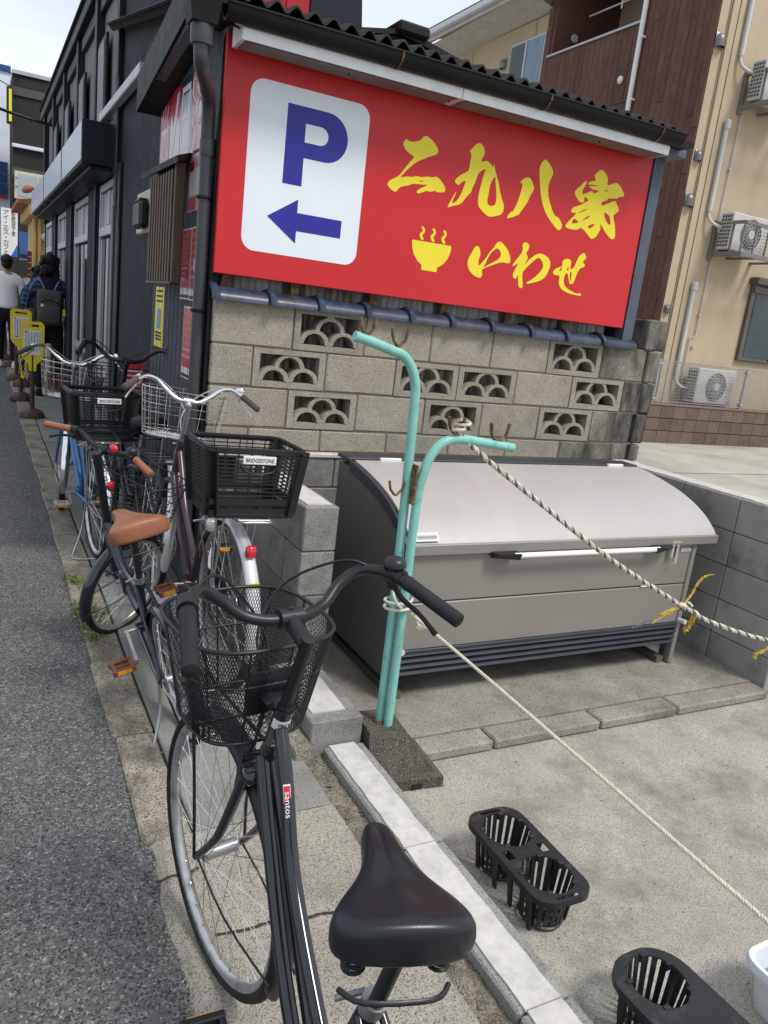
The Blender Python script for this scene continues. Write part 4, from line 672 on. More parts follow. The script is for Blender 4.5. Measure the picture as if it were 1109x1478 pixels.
part('canopy', MB().add([(.82, 18.6, 2.05), (1.18, 18.6, 2.05), (1.18, 19.6, 2.55), (.82, 19.6, 2.55), (.82, 18.6, 1.95), (1.18, 18.6, 1.95)], [(0, 1, 2, 3), (0, 4, 5, 1), (0, 3, 4), (1, 5, 2)]), blue_wall, aw, world=True); part('valance_rod', MB().tube([(.80, 18.6, 1.95), (1.2, 18.6, 1.95)], .02, 6), steel, aw, world=True)
yb = thing('ochre_shopfront', 'ochre shopfront with terracotta roof ornament beyond the navy building', 'building', (1.1, 16.5, 0))
part('wall', MB().box(.93, 15.6, .1, 1.9, 18, 2.75), ochre, yb, world=True); part('cornice', MB().bbox(.80, 15.4, 2.62, 1.9, 18.2, 2.82, .02), ochre, yb, world=True); part('eave', MB().add([(.62, 15.4, 2.86), (1.5, 15.4, 3.0), (1.5, 18, 3.0), (.62, 18, 2.86), (.62, 15.4, 2.80), (1.5, 15.4, 2.82), (1.5, 18, 2.82), (.62, 18, 2.80)], [(0, 1, 2, 3), (0, 4, 5, 1), (4, 7, 6, 5), (0, 3, 7, 4)]), terracotta, yb, world=True)
part('pipe', MB().tube([(.90, 15.55, 2.6), (.90, 15.55, .2)], .03, 8).tube([(.99, 15.55, 2.6), (.99, 15.55, .2)], .025, 8), ochre, yb, world=True)
for z in (2.3, 1.95): part('wall_lamp', MB().ell((1.08, 15.53, z), (.07, .03, .07)), cream, yb, 60, world=True)
m = MB(); m.tube(cr([(.70, 15.3, 2.98), (.78, 15.3, 3.03), (.86, 15.3, 3.06), (.95, 15.3, 3.03)], 4), [.02+.045*sin(pi*min(1, i/9)) for i in range(13)], 8); part('roof_ornament', m, terracotta, yb, 60, world=True)
for k in range(7):
    for j in range(2): part('brick', MB().bbox(.80+.06*j, 15.62, 1.35+.10*k, .855+.06*j, 15.66, 1.44+.10*k, .004), M('dark_red_brick', (.16, .05, .04), .8), yb, world=True)
rm = thing('round_mirror_sign', 'small round white sign with a red rim beside the ochre shopfront', 'sign', (.78, 15.2, 1.2))
Mr = frame4((.78, 15.2, 1.5), (1, 0, 0), (0, 0, 1)); part('disc', MB().lathe([(0, .01), (.09, .01), (.09, 0), (.0, 0)], 24, Mr, caps=False), paper, rm, world=True); part('rim', MB().tube([Mr @ V((.095*cos(2*pi*k/24), .095*sin(2*pi*k/24), 0)) for k in range(24)], .014, 6, closed=True), red_wall, rm, 60, world=True); part('post', MB().tube([(.78, 15.22, 1.4), (.78, 15.22, .15)], .02, 6), steel, rm, world=True)
for i, (a, b_, r) in enumerate((((-2.5, 10, 4.4), (1.0, 13.2, 3.75), .022), ((-3, 14, 5.9), (1.6, 24, 6.0), .012), ((-3, 14, 6.1), (1.9, 24, 6.2), .012), ((-2, 12, 3.6), (.9, 22, 3.9), .010), ((-2, 12, 3.3), (.9, 22, 3.7), .010))):
    a, b_ = V(a), V(b_); pts = [a.lerp(b_, t/12)-V((0, 0, (.25 if i == 0 else .12)*4*(t/12)*(1-t/12))) for t in range(13)]
    single('overhead_cable', MB().tube(pts, r, 5), blackp, ('thick black cable sagging to the navy building', 'upper thin overhead wire crossing the sky', 'topmost thin overhead wire crossing the sky', 'thin wire in front of the white building', 'lowest thin wire above the cafe banner')[i], 'cable', 60)
# ================================================================== APARTMENT HOUSE
ap = thing('apartment_house', 'beige apartment house with brown boarded balconies behind the far lot', 'building', (11.5, 11.5, .1))
def A_(nm, mb, mt, sm=None, par=None): return part(nm, mb, mt, par or ap, sm, world=True)
A_('front_wall', MB().box(10.40, 10.0, .1, 18, 10.2, 9.5), beige_wall)
A_('corner_pilaster', MB().bbox(10.62, 9.965, .7, 10.76, 10.0, 9.5, .004), beige_wall)
A_('joint', MB().box(10.585, 9.985, .7, 10.60, 10.001, 9.5).box(10.80, 9.985, .7, 10.812, 10.001, 9.5), M('sealant', (.30, .24, .17), .7))
A_('side_wall', MB().box(10.40, 14.45, .1, 10.6, 19.5, 8.0), beige_wall)
A_('sealant_joint', MB().box(10.392, 17.3, .1, 10.401, 17.33, 7.9).box(10.392, 14.9, 7.62, 10.401, 14.93, 8), M('sealant', (.30, .24, .17), .7))
A_('roof_soffit', MB().add([(9.75, 14.40, 8.22), (10.45, 14.40, 8.05), (10.45, 20.0, 7.92), (9.75, 20.0, 8.08)], [(0, 1, 2, 3)]).box(9.72, 14.3, 8.20, 9.80, 20.0, 8.42), M('eave_white', (.55, .53, .49), .6))
A_('eave_gutter', MB().bbox(9.60, 14.2, 8.28, 9.72, 20.1, 8.42, .02), white_wall)
A_('roof', MB().add([(9.6, 14.2, 8.43), (14, 14.2, 10.2), (14, 20.1, 10.2), (9.6, 20.1, 8.43)], [(0, 1, 2, 3)]), slate)
# boards of the brown face: columns along Y
for k in range(31):
    y0 = 10.0+.1447*k; y1 = y0+.138; segs = [(.1, 9.5)] if y1 < 11.75 or y0 > 14.3 else [(.1, 3.3), (4.35, 5.86), (5.90, 7.13) if 0 else (5.865, 7.13)]
    if 11.75 <= y1 and y0 <= 14.3: segs = [(.1, 2.9), (3.3, 4.42), (5.88, 7.13)]
    for z0, z1 in segs:
        cuts = [z0]; 
        if z1-z0 > 3: cuts += sorted(z0+random.uniform(.15, .85)*(z1-z0) for _ in range(2))
        cuts.append(z1)
        for a, b_ in zip(cuts, cuts[1:]):
            d = random.uniform(0, .008); part('siding_board', MB().bbox(10.362+d, y0, a, 10.40, y1, b_-.006, .003), brown_board, ap, world=True)
A_('board_backing', MB().box(10.385, 10.0, .1, 10.40, 11.75, 9.5).box(10.385, 11.75, .1, 10.398, 14.3, 2.9).box(10.385, 11.75, 3.3, 10.398, 14.3, 4.42).box(10.385, 11.75, 5.88, 10.398, 14.3, 7.13), gutter_m)
A_('balcony_return', MB().box(10.40, 11.72, .1, 12, 11.80, 9.5).box(10.40, 14.25, .1, 12, 14.35, 9.5), brown_board)
A_('balcony_back', MB().box(12.0, 11.72, .1, 12.1, 14.4, 9.5), beige_wall)
A_('balcony_floor', MB().box(10.40, 11.75, 5.88, 12, 14.3, 6.05).box(10.40, 11.75, 8.62, 12, 14.3, 8.8).box(10.40, 11.75, 3.28, 12, 14.3, 3.4), M('soffit_grey', (.30, .29, .27), .7))
for z in (7.13, 4.42): A_('balcony_rail', MB().bbox(10.33, 11.70, z, 10.44, 14.34, z+.045, .008), winframe)
A_('drain_pipe', MB().tube([(10.31, 11.63, 9.5), (10.31, 11.63, 2.0)], .045, 10), white_paint, 60)
for z in (6.85, 5.85, 8.2): A_('pipe_bracket', MB().bbox(10.28, 11.54, z, 10.36, 11.66, z+.03, .004), white_paint)
A_('outlet_cover', MB().ell((10.33, 11.98, 6.26), (.05, .06, .07)), white_paint, 60)
A_('round_vent', MB().lathe([(0, .03), (.07, .03), (.085, 0)], 18, frame4((10.9, 14.24, 7.6), (1, 0, 0), (0, 0, 1)), caps=False), cream, 40)
A_('laundry_pole', MB().tube([(10.62, 12.0, 7.75), (10.62, 13.5, 7.75)], .02, 8).beam((10.62, 12.6, 8.62), (10.62, 12.6, 7.65), .04), steel)
w = A_('side_window', MB().bbox(10.36, 14.50, 6.3, 10.40, 15.70, 7.67, .006), winframe)
A_('pane', MB().box(10.352, 14.54, 6.3, 10.362, 15.10, 7.62), glass_s, None, w); A_('pane', MB().box(10.350, 15.14, 6.3, 10.362, 15.66, 7.62), glass_d, None, w); A_('mullion', MB().box(10.340, 15.09, 6.3, 10.364, 15.15, 7.64), winframe, None, w)
w = A_('small_window', MB().bbox(10.36, 17.1, 6.9, 10.40, 17.5, 7.45, .006), winframe); A_('pane', MB().box(10.352, 17.14, 6.94, 10.362, 17.46, 7.41), glass_s, None, w)
def hood(x, y, z, r, nrm):
    m = MB(); n = 12     # domed vent hood: half dome over a short curved skirt
    rows = []
    for i in range(6):
        t = i/5; 
        rows.append([(r*cos(pi*k/n)*(1 if t < .6 else cos((t-.6)/.4*pi/2*.92)), -(r*.95*sin(pi*k/n))*(1 if t < .6 else cos((t-.6)/.4*pi/2*.92)), -r+1.25*r*min(t/.6, 1)+(r*.8*sin((t-.6)/.4*pi/2) if t > .6 else 0)) for k in range(n+1)])
    vs = [p for q in rows for p in q]; m.add(vs, [(i*(n+1)+k, i*(n+1)+k+1, (i+1)*(n+1)+k+1, (i+1)*(n+1)+k) for i in range(5) for k in range(n)])
    m.bbox(-r*1.08, -.012, -r*1.15, r*1.08, 0, r*1.15, .004)
    if nrm == 'x': m.xf(Matrix.Rotation(-pi/2, 4, 'Z'))
    m.xf(Matrix.Translation((x, y, z))); return A_('vent_hood', m, vent_steel, 50)
for x, z, r in ((10.49, 6.48, .095), (10.51, 4.78, .075), (10.50, 4.09, .095), (10.49, 2.33, .062)): hood(x, 9.99, z, r, 'y')
hood(10.38, 15.95, 7.36, .09, 'x'); hood(10.38, 17.0, 7.2, .07, 'x')
for z0, z1 in ((6.36, 9.4), (3.98, 5.30), (1.25, 2.72)):
    A_('pipe_cover', MB().bbox(10.955, 9.92, z0, 11.03, 9.99, z1, .015), pipe_w)
    if z1 < 9: A_('cover_cap', MB().bbox(10.945, 9.90, z1-.03, 11.05, 9.99, z1+.12, .02), pipe_w)
    A_('hose_bend', MB().tube(cr([(10.99, 9.95, z0+.02), (10.99, 9.95, z0-.06), (11.03, 9.92, z0-.14), (11.12, 9.86, z0-.20), (11.25, 9.80, z0-.23)] if z1 > 3 else [(10.99, 9.95, z0+.02), (11.0, 9.93, z0-.12), (11.1, 9.86, z0-.21), (11.3, 9.8, z0-.21), (11.6, 9.7, z0-.24)], 5), .028, 8), pipe_w, 60)
A_('drain_line', MB().tube([(11.30, 9.97, 5.55), (11.28, 9.97, 3.90)], .012, 6).tube([(11.29, 9.97, 3.25), (11.29, 9.97, 1.95), (11.17, 9.97, 1.90), (11.17, 9.97, .72)], .012, 6), pipe_w)
for z in (4.7, 3.1, 2.3, 1.75): A_('line_clip', MB().box(11.255, 9.955, z, 11.32, 9.99, z+.02), pipe_w)
fw = A_('front_window', MB().bbox(12.46, 9.93, 1.62, 14.4, 10.0, 3.0, .01).bbox(12.40, 9.80, 2.98, 14.5, 10.0, 3.10, .01), M('bronze_window_frame', (.13, .11, .095), .45, .3))
A_('pane', MB().box(12.57, 9.92, 1.70, 13.30, 9.935, 2.82), glass_d, None, fw); A_('pane', MB().box(13.36, 9.92, 1.70, 14.3, 9.935, 2.82), glass_f, None, fw); A_('mullion', MB().box(13.30, 9.91, 1.66, 13.36, 9.94, 2.86), ink, None, fw); A_('shutter_box', MB().bbox(12.48, 9.90, 2.84, 14.4, 9.94, 2.96, .006), M('bronze_window_frame', (.13, .11, .095), .45), None, fw)
w = A_('upper_window', MB().bbox(13.05, 9.95, 4.4, 15, 10.0, 5.6, .01), M('bronze_window_frame', (.13, .11, .095), .45)); A_('pane', MB().box(13.12, 9.94, 4.47, 14.9, 9.953, 5.5), glass_d, None, w)
# air conditioners
def aircon(label, x, z, y=9.60, wd=.98, ht=.60):
    t = thing('air_conditioner', label, 'air conditioner', (x+wd/2, y+.15, z), group='outdoor air conditioner units')
    part('case', MB().bbox(x, y, z, x+wd, y+.25, z+ht, .015), ac_m, t, world=True)
    m = MB(); cx, cz, r = x+.50, z+ht/2, .245
    for rr_ in (r, r*.82, r*.64, r*.46): m.tube([(cx+rr_*cos(a), y-.012, cz+rr_*sin(a)) for a in [2*pi*k/28 for k in range(28)]], .006, 4, closed=True)
    for k in range(20): a = 2*pi*k/20; m.beam((cx+.07*cos(a), y-.012, cz+.07*sin(a)), (cx+r*cos(a+.25), y-.012, cz+r*sin(a+.25)), .007)
    part('fan_grille', m, ac_m, t, world=True)
    part('fan_recess', MB().lathe([(0, .003), (r+.008, .003), (r+.008, 0)], 28, frame4((cx, y, cz), (1, 0, 0), (0, 0, 1)), caps=False), ac_dark, t, world=True)
    part('fan_hub', MB().lathe([(0, .022), (.07, .02), (.075, 0)], 20, frame4((cx, y, cz), (1, 0, 0), (0, 0, 1)), caps=False), ac_m, t, 40, world=True)
    m = MB()
    for k in range(9):
        for j in range(4): m.box(x-.004, y+.02+.055*j, z+.05+.058*k, x+.001, y+.060+.055*j, z+.088+.058*k)
    part('side_vent', m, ac_dark, t, world=True)['kind'] = 'stuff'
    m = MB()
    for k in range(9): m.box(x+.80, y-.006, z+.06+.055*k, x+wd-.03, y, z+.085+.055*k)
    part('louvre', m, ac_m, t, world=True)['kind'] = 'stuff'; part('foot', MB().bbox(x+.08, y, z-.05, x+.2, y+.25, z, .005).bbox(x+.75, y, z-.05, x+.87, y+.25, z, .005), ac_dark, t, world=True)
    return t
aircon('lowest air conditioner unit, behind the wire fence', 11.19, .80, y=9.64, ht=.62)
aircon('middle air conditioner unit standing in a wall cage', 11.19, 3.40)
aircon('topmost air conditioner unit in a wall cage at the right edge', 11.19, 5.72)
def cage(label, z):
    t = thing('wall_cage', label, 'bracket', (12, 9.65, z)); x0, x1, y0 = 11.22, 13.1, 9.36
    part('floor_frame', MB().beam((x0, y0, z), (x1, y0, z), .05, .07).beam((x0, y0, z), (x0, 10, z), .05, .07).beam((x0+.5, y0, z-.01), (x0+.5, 10, z-.01), .08, .03).beam((x0+1.1, y0, z-.01), (x0+1.1, 10, z-.01), .08, .03), grey_frame, t, world=True)
    part('top_rail', MB().beam((x0, y0, z+.50), (x1, y0, z+.50), .05, .05).beam((x0, y0, z+.50), (x0, 10, z+.50), .05, .05), grey_frame, t, world=True)
    for i in range(7): part('baluster', MB().beam((x0+.30*i, y0, z), (x0+.30*i, y0, z+.5), .025), grey_frame, t, world=True)
    for i in range(1, 3): part('baluster', MB().beam((x0, y0+.22*i, z), (x0, y0+.22*i, z+.5), .025), grey_frame, t, world=True)
    part('wall_plate', MB().bbox(x0-.03, 9.94, z-.1, x0+.04, 9.99, z+.55, .004), grey_frame, t, world=True)
cage('grey metal cage around the middle air conditioner', 3.33); cage('grey metal cage around the topmost air conditioner', 5.65)
# grooved tile plinth: tiles as pieces
pl = thing('tiled_plinth', 'low brown grooved tile wall below the wire fence', 'wall', (12, 9.3, .1))
part('core', MB().box(9.905, 9.41, .1, 17, 9.60, .742), gutter_m, pl, world=True)
me_ = None
for r in range(3):
    for k in range(23):
        w_ = .30
        if me_ is None:
            b = MB(); b.box(0, .006, 0, w_-.008, .02, .20)
            for q in range(10): b.box(.004+q*.029, 0, .001, .024+q*.029, .006, .199)
            me_ = b.mesh('tile', brick_m)
        link('tile', me_, pl, (9.90+w_*k-12, 9.392-9.3, .10+.213*r-.1+.003))
part('coping', MB().bbox(9.88, 9.38, .735, 17, 9.62, .765, .005), brick_m, pl, world=True)
wf = thing('wire_fence', 'low galvanised wire mesh fence in front of the air conditioner', 'fence', (12, 9.45, .76))
for x in (10.0, 12.18, 14.3):
    part('post', MB().tube([(x, 9.45, .76), (x, 9.45, 1.49)], .028, 10), steel, wf, 60, world=True)
    for z in (1.40, .82): part('clamp', MB().bbox(x-.05, 9.40, z, x+.05, 9.48, z+.04, .004), steel, wf, world=True)
m = MB()
for i in range(120): x = 9.85+.042*i; m.beam((x, 9.425, .80), (x, 9.425, 1.47), .004)
for i in range(13): m.beam((9.85, 9.42, .80+.052*i), (14.9, 9.42, .80+.052*i), .005)
m.tube([(9.85, 9.43, 1.47), (14.9, 9.43, 1.47)], .010, 5); m.tube([(9.85, 9.43, .80), (14.9, 9.43, .80)], .008, 5)
part('mesh_panel', m, steel, wf, world=True)['kind'] = 'stuff'
# ================================================================== STORAGE BIN
bn = thing('storage_bin', 'large taupe metal storage bin with curved pale lid and charcoal louvres', 'bin', (2.5, 3.1, -.104))
BX0, BX1 = 1.622, 3.415
def G_(nm, mb, mt, sm=None, par=None): return part(nm, mb, mt, par or bn, sm, world=True)
prof = [(3.50, .873), (3.36, .872), (3.25, .858), (3.12, .834), (3.0, .804), (2.90, .767), (2.81, .720), (2.745, .668), (2.715, .635)]
inner = [(y, z-.030) for y, z in prof]
side = [(3.50, -.06)]+[(y, z) for y, z in inner]+[(2.74, .55), (2.74, -.10), (2.80, -.10), (2.80, -.02), (3.44, -.02), (3.44, -.06)]
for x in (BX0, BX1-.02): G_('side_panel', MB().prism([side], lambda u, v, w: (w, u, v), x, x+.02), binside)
G_('back_panel', MB().box(BX0+.02, 3.47, -.02, BX1-.02, 3.495, .85), binside)
arcs = [(y, z+.004) for y, z in prof[1:]]; arc2 = [(y-.004, z-.050) if i else (y, z-.046) for i, (y, z) in enumerate(prof[1:])]
for x0, x1 in ((BX0-.010, BX0+.004), (BX1-.004, BX1+.010)):
    m = MB(); n = len(arcs); vs = [(x, y, z) for x in (x0, x1) for y, z in arcs+arc2]
    m.add(vs, [(i, i+1, n+i+1, n+i) for i in range(n-1)]+[(2*n+i, 3*n+i, 3*n+i+1, 2*n+i+1) for i in range(n-1)]+[(i, 2*n+i, 2*n+i+1, i+1) for i in range(n-1)]+[(n+i, n+i+1, 3*n+i+1, 3*n+i) for i in range(n-1)]+[(0, n, 3*n, 2*n), (n-1, 3*n-1, 4*n-1, 2*n-1)])
    G_('curved_trim', m, bindark)
lid = MB(); LX0, LX1 = 1.640, 3.545; pp = cr([(0, y, z) for y, z in prof[1:]], 4); n = len(pp)
vs = [(x, p.y, p.z+d) for x in (LX0, LX1) for d in (.006, -.012) for p in pp]
lid.add(vs, [(i, i+1, 2*n+i+1, 2*n+i) for i in range(n-1)]+[(n+i, 3*n+i, 3*n+i+1, n+i+1) for i in range(n-1)]+[(i, n+i, n+i+1, i+1) for i in range(n-1)]+[(2*n+i, 2*n+i+1, 3*n+i+1, 3*n+i) for i in range(n-1)])
lido = G_('lid', lid, binlid, 40)
G_('lid_front_lip', MB().bbox(LX0, 2.696, .596, LX1, 2.716, .645, .004), binfront, None, lido)
G_('top_strip', MB().bbox(BX0-.01, 3.37, .868, LX1+.01, 3.51, .886, .004), bindark)
for x in (1.84, 3.36): G_('hinge', MB().bbox(x-.06, 3.352, .872, x+.06, 3.372, .892, .003), alu)
G_('upper_front_panel', MB().bbox(BX0+.02, 2.722, .372, BX1-.03, 2.74, .598, .004), binfront)
G_('lower_front_panel', MB().bbox(BX0+.02, 2.722, .145, BX1-.03, 2.74, .366, .004), binfront)
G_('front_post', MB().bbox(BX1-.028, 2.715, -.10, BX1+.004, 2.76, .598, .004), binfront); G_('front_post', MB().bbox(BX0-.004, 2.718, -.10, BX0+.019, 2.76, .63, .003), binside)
for k in range(4):
    z = .118-.030*k; G_('louvre', MB().add([(BX0+.02, 2.735, z+.024), (BX1-.03, 2.735, z+.024), (BX1-.03, 2.706, z+.004), (BX0+.02, 2.706, z+.004), (BX0+.02, 2.716, z-.004), (BX1-.03, 2.716, z-.004), (BX0+.02, 2.75, z+.010), (BX1-.03, 2.75, z+.010)], [(0, 1, 2, 3), (3, 2, 5, 4), (4, 5, 7, 6), (6, 7, 1, 0), (0, 3, 4, 6), (1, 7, 5, 2)]), bindark)
G_('louvre_backing', MB().box(BX0+.02, 2.752, .015, BX1-.03, 2.765, .143), gutter_m)
G_('louvre_head', MB().bbox(BX0+.02, 2.712, .128, BX1-.03, 2.745, .146, .003), bindark)
G_('base_frame', MB().box(BX0+.04, 2.80, -.02, BX1-.04, 3.44, .0), binside)
for x in (BX0+.03, BX1-.09): G_('foot_rail', MB().beam((x+.02, 2.74, -.085), (x+.02, 3.48, -.085), .05, .035), binside)
G_('handle_bar', MB().tube([(2.16, 2.668, .590), (3.08, 2.668, .590)], .0135, 12), white_paint, 60)
for x, s in ((2.13, 1), (3.11, -1)):
    m = MB(); m.add([(x-s*.10, 2.715, .607), (x+s*.06, 2.715, .607), (x+s*.06, 2.650, .600), (x-s*.06, 2.655, .600), (x-s*.06, 2.715, .567), (x+s*.055, 2.715, .567), (x+s*.055, 2.655, .572)], [(0, 1, 2, 3), (0, 3, 4), (3, 2, 6, 4), (4, 6, 5), (1, 5, 6, 2)])
    G_('handle_bracket', m, blackp)
G_('latch', MB().bbox(3.205, 2.695, .53, 3.225, 2.722, .60, .003).bbox(3.240, 2.695, .53, 3.258, 2.722, .60, .003).beam((3.20, 2.70, .615), (3.265, 2.70, .615), .012), chrome)
G_('latch_loop', MB().tube([(3.215, 2.70, .545), (3.20, 2.69, .50), (3.245, 2.69, .50), (3.25, 2.70, .545)], .003, 6), chrome)
for x in (BX0+.012, BX1-.015): G_('bumper_stud', MB().tube([(x, 2.72, .155), (x+.004, 2.675, .160)], .014, 10), pipe_w, 50)
st = MB().add([(1.655, 2.716, .652), (1.775, 2.716, .652), (1.775, 2.742, .684), (1.655, 2.742, .684)], [(0, 1, 2, 3)]); G_('sticker', st.xf(Matrix.Translation((0, -.0035, .006))), paper, None, lido)
m = MB()
for k in range(9):
    x = 1.668+k*.011; m.add([(x, 2.7185, .6635), (x+.007, 2.7185, .6635), (x+.007, 2.7285, .676), (x, 2.7285, .676)], [(0, 1, 2, 3)])
G_('sticker_print', m.xf(Matrix.Translation((0, -.0045, .0075))), M('grey_print', (.3, .31, .33), .6), None, lido)
pl_ = G_('maker_plate', MB().bbox(3.305, 2.7175, .553, 3.378, 2.722, .569, .001), paper)
text('lettering', 'YODOKO', .014, ink, pl_, Matrix.Translation(-V((2.5, 3.1, -.104))) @ frame4((3.3415, 2.7168, .561), (1, 0, 0), (0, 0, 1)), wid=.060, hei=.008)
G_('divider_clip', MB().bbox(3.06, 2.716, .366, 3.16, 2.724, .373, .001), alu)

# ================================================================== TURQUOISE POLE
pb_ = MB(); c0 = V((1.405, 2.345))
def qd(cx, cy, a, w, d, z):   # rotated rectangle at height z
    ca, sa = cos(a), sin(a); return [(cx+u*ca-v*sa, cy+u*sa+v*ca, z) for u, v in ((-w, -d), (w, -d), (w, d), (-w, d))]
A = rad(-6); lv = [(1.372, 2.345, .070, .085, .052), (1.378, 2.34, .082, .095, .035), (1.395, 2.32, .105, .108, -.04), (1.418, 2.305, .132, .122, -.092), (1.432, 2.298, .152, .135, -.108), (1.432, 2.298, .155, .137, -.151)]
R = [qd(x, y, A, w, d, z) for x, y, w, d, z in lv]
for i in range(len(R)-1):
    for k in range(4): pb_.add([R[i][k], R[i][(k+1) % 4], R[i+1][(k+1) % 4], R[i+1][k]], [(0, 1, 2, 3)])
pb_.add(R[0], [(0, 1, 2, 3)])
pb_.v = [(x+random.uniform(-.0015, .0015), y, z) for x, y, z in pb_.v]
tp = thing('hook_pole', 'turquoise double pipe pole with rusty hooks on a dark concrete base', 'pole', (1.38, 2.33, -.15))
bs_ = part('concrete_base', pb_, oldbase_m, tp, world=True)
part('notch_shade', MB().box(1.44, 2.1555, -.149, 1.52, 2.18, -.128), ink, bs_, world=True)  # black box added as the shade of a notch, nothing is cut out
P1 = cr([(1.372, 2.345, .03), (1.369, 2.345, .6), (1.356, 2.345, 1.15), (1.351, 2.345, 1.28), (1.347, 2.345, 1.345), (1.325, 2.345, 1.405), (1.285, 2.345, 1.447), (1.235, 2.345, 1.462), (1.16, 2.345, 1.482), (1.095, 2.345, 1.496)], 5)
part('tall_pipe', MB().tube(P1, .0172, 14), teal, tp, 60, world=True)
P2 = cr([(1.390, 2.31, .03), (1.392, 2.31, .5), (1.391, 2.31, .93), (1.398, 2.305, 1.03), (1.418, 2.305, 1.105), (1.462, 2.305, 1.158), (1.525, 2.305, 1.175), (1.60, 2.305, 1.170), (1.775, 2.305, 1.150)], 5)
m = MB().tube(P2, .0172, 14, caps=False); part('short_pipe', m, teal, tp, 60, world=True)
part('pipe_mouth', MB().tube([P2[-1]-V((.012, 0, -.001)), P2[-1]-V((.004, 0, 0))], .0155, 14), rust, tp, world=True); part('pipe_mouth', MB().tube([P1[0], P1[0]+V((0, 0, .03))], .027, 12), rust, tp, world=True)
part('rust_strip', MB().bbox(1.368, 2.30, .93, 1.378, 2.35, 1.075, .002), rust, tp, world=True)
def hook(x, z, w, h, y=2.32, r=.0055, mt=rust):
    pts = cr([(x-w/2-.004, y, z+h), (x-w/2+.002, y, z+h*.5), (x-w/2+.012, y, z+.014), (x, y, z+.003), (x+w/2-.010, y, z+.016), (x+w/2, y, z+h*.5), (x+w/2+.006, y, z+h)], 4)
    part('hook', MB().tube(pts, r, 7, sx=1.5), mt, tp, 60, world=True)
hook(1.137, 1.497, .046, .060, 2.345); hook(1.262, 1.474, .052, .062, 2.345); hook(1.510, 1.192, .056, .062, 2.305); hook(1.702, 1.172, .072, .068, 2.305); hook(1.312, .958, .052, .055, 2.33, .0045)

# ================================================================== ROPES
def braid(pts, r, mats_ratio=None, pitch=.034, strands=3, sr=None):
    """twisted strands following pts; returns list of MB"""
    P = cr(pts, 14); sr = sr or r*.62; out = []; d = [0]
    for i in range(1, len(P)): d.append(d[-1]+(P[i]-P[i-1]).length)
    Lh = d[-1]; N_ = int(Lh/(pitch/7)); Q = []
    for k in range(N_+1):
        s_ = Lh*k/N_; i = 0
        lo, hi = 0, len(d)-1
        while hi-lo > 1:
            md = (lo+hi)//2
            if d[md] <= s_: lo = md
            else: hi = md
        t = (s_-d[lo])/max(1e-9, d[lo+1]-d[lo]); p = P[lo].lerp(P[lo+1], t); tg = (P[lo+1]-P[lo]).normalized(); Q.append((p, tg, s_))
    for j in range(strands):
        vs = []
        for p, tg, s_ in Q:
            a = V((0, 0, 1)).cross(tg); a = a.normalized() if a.length > .01 else V((1, 0, 0)); b = tg.cross(a); ph = 2*pi*(s_/pitch+j/strands); vs.append(p+(a*cos(ph)+b*sin(ph))*r*.5)
        out.append(MB().tube(vs, sr, 5))
    return out
w1 = thing('white_rope', 'thin cream rope tied round the turquoise pole and stretched over the parking floor', 'rope', (1.45, 2.3, .4))
m = MB()
for q in braid([(1.420, 2.29, .515), (1.435, 1.9, .492), (1.44, 1.4, .468), (1.445, .8, .438), (1.45, 0, .40), (1.45, -.8, .38)], .0055, pitch=.02): m.add(q.v, q.f)
part('line', m, rope_w, w1, 60, world=True)
m = MB(); m.tube([(1.376+.052*cos(a), 2.325+.05*sin(a), .52+.004*a) for a in [i*.45 for i in range(28)]], .0055, 6)
m.tube(cr([(1.33, 2.29, .62), (1.325, 2.28, .60), (1.34, 2.27, .57), (1.36, 2.27, .55)], 5), .006, 6)
m.tube(cr([(1.42, 2.27, .53), (1.435, 2.262, .51), (1.43, 2.26, .49), (1.445, 2.26, .475)], 5), .005, 6)
for k in range(6): m.tube([(1.438, 2.258, .488), (1.425+.01*k, 2.252, .468+random.uniform(-.006, .006))], .0012, 4)
part('knot', m, rope_w, w1, 60, world=True)
w2 = thing('striped_rope', 'grey and white twisted rope with frayed yellow knots crossing in front of the bin', 'rope', (2.2, 2.2, .8))
KN = V((2.72, 2.17, .500)); EN = V((3.16, 2.02, .360))
def stripe(pts, nm, r=.0098, pitch=.05):
    q = braid(pts, r, pitch=pitch); m = MB(); m.add(q[0].v, q[0].f, 0); m.add(q[1].v, q[1].f, 0); m.add(q[2].v, q[2].f, 1); part(nm, m, [rope_w, rope_g], w2, 60, world=True)
stripe([(1.512, 2.305, 1.212), (1.60, 2.298, 1.142), (1.9, 2.27, .955), (2.3, 2.225, .715), KN], 'upper_line')
stripe([KN+V((-.03, 0, .012)), KN+V((.05, -.02, -.02)), (2.83, 2.13, .447), (3.0, 2.07, .395), EN, (3.5, 1.9, .30), (4.2, 1.7, .22)], 'lower_line')
m = MB(); m.tube([(1.505+.022*cos(a)+.003*a, 2.305+.026*sin(a), 1.198+.003*a) for a in [i*.5 for i in range(30)]], .0058, 6); part('hook_knot', m, rope_w, w2, 60, world=True)
m = MB()
for s_ in (0, 1.6, 3.3): m.tube([KN+V((-.012+.008*i, .016*cos(i*1.1+s_), .014*sin(i*1.1+s_))) for i in range(8)], .0065, 6, m=int(s_ > 3))
part('knot', m, [rope_w, rope_g], w2, 60, world=True)
def fray(path, n, r0, nm, mt=rope_y, core=None):
    m = MB(); P = cr(path, 6)
    if core: m.tube(P, [core*(1-.8*i/len(P)) for i in range(len(P))], 6)
    for k in range(n):
        i0 = random.randint(0, len(P)//2); q = [P[i]+V([random.uniform(-1, 1)*r0*(.4+i/len(P)) for _ in range(3)]) for i in range(i0, min(len(P), i0+random.randint(5, 12)))]
        if len(q) > 2: m.tube(q, .0011, 3, caps=False)
    part(nm, m, mt, w2, 60, world=True)
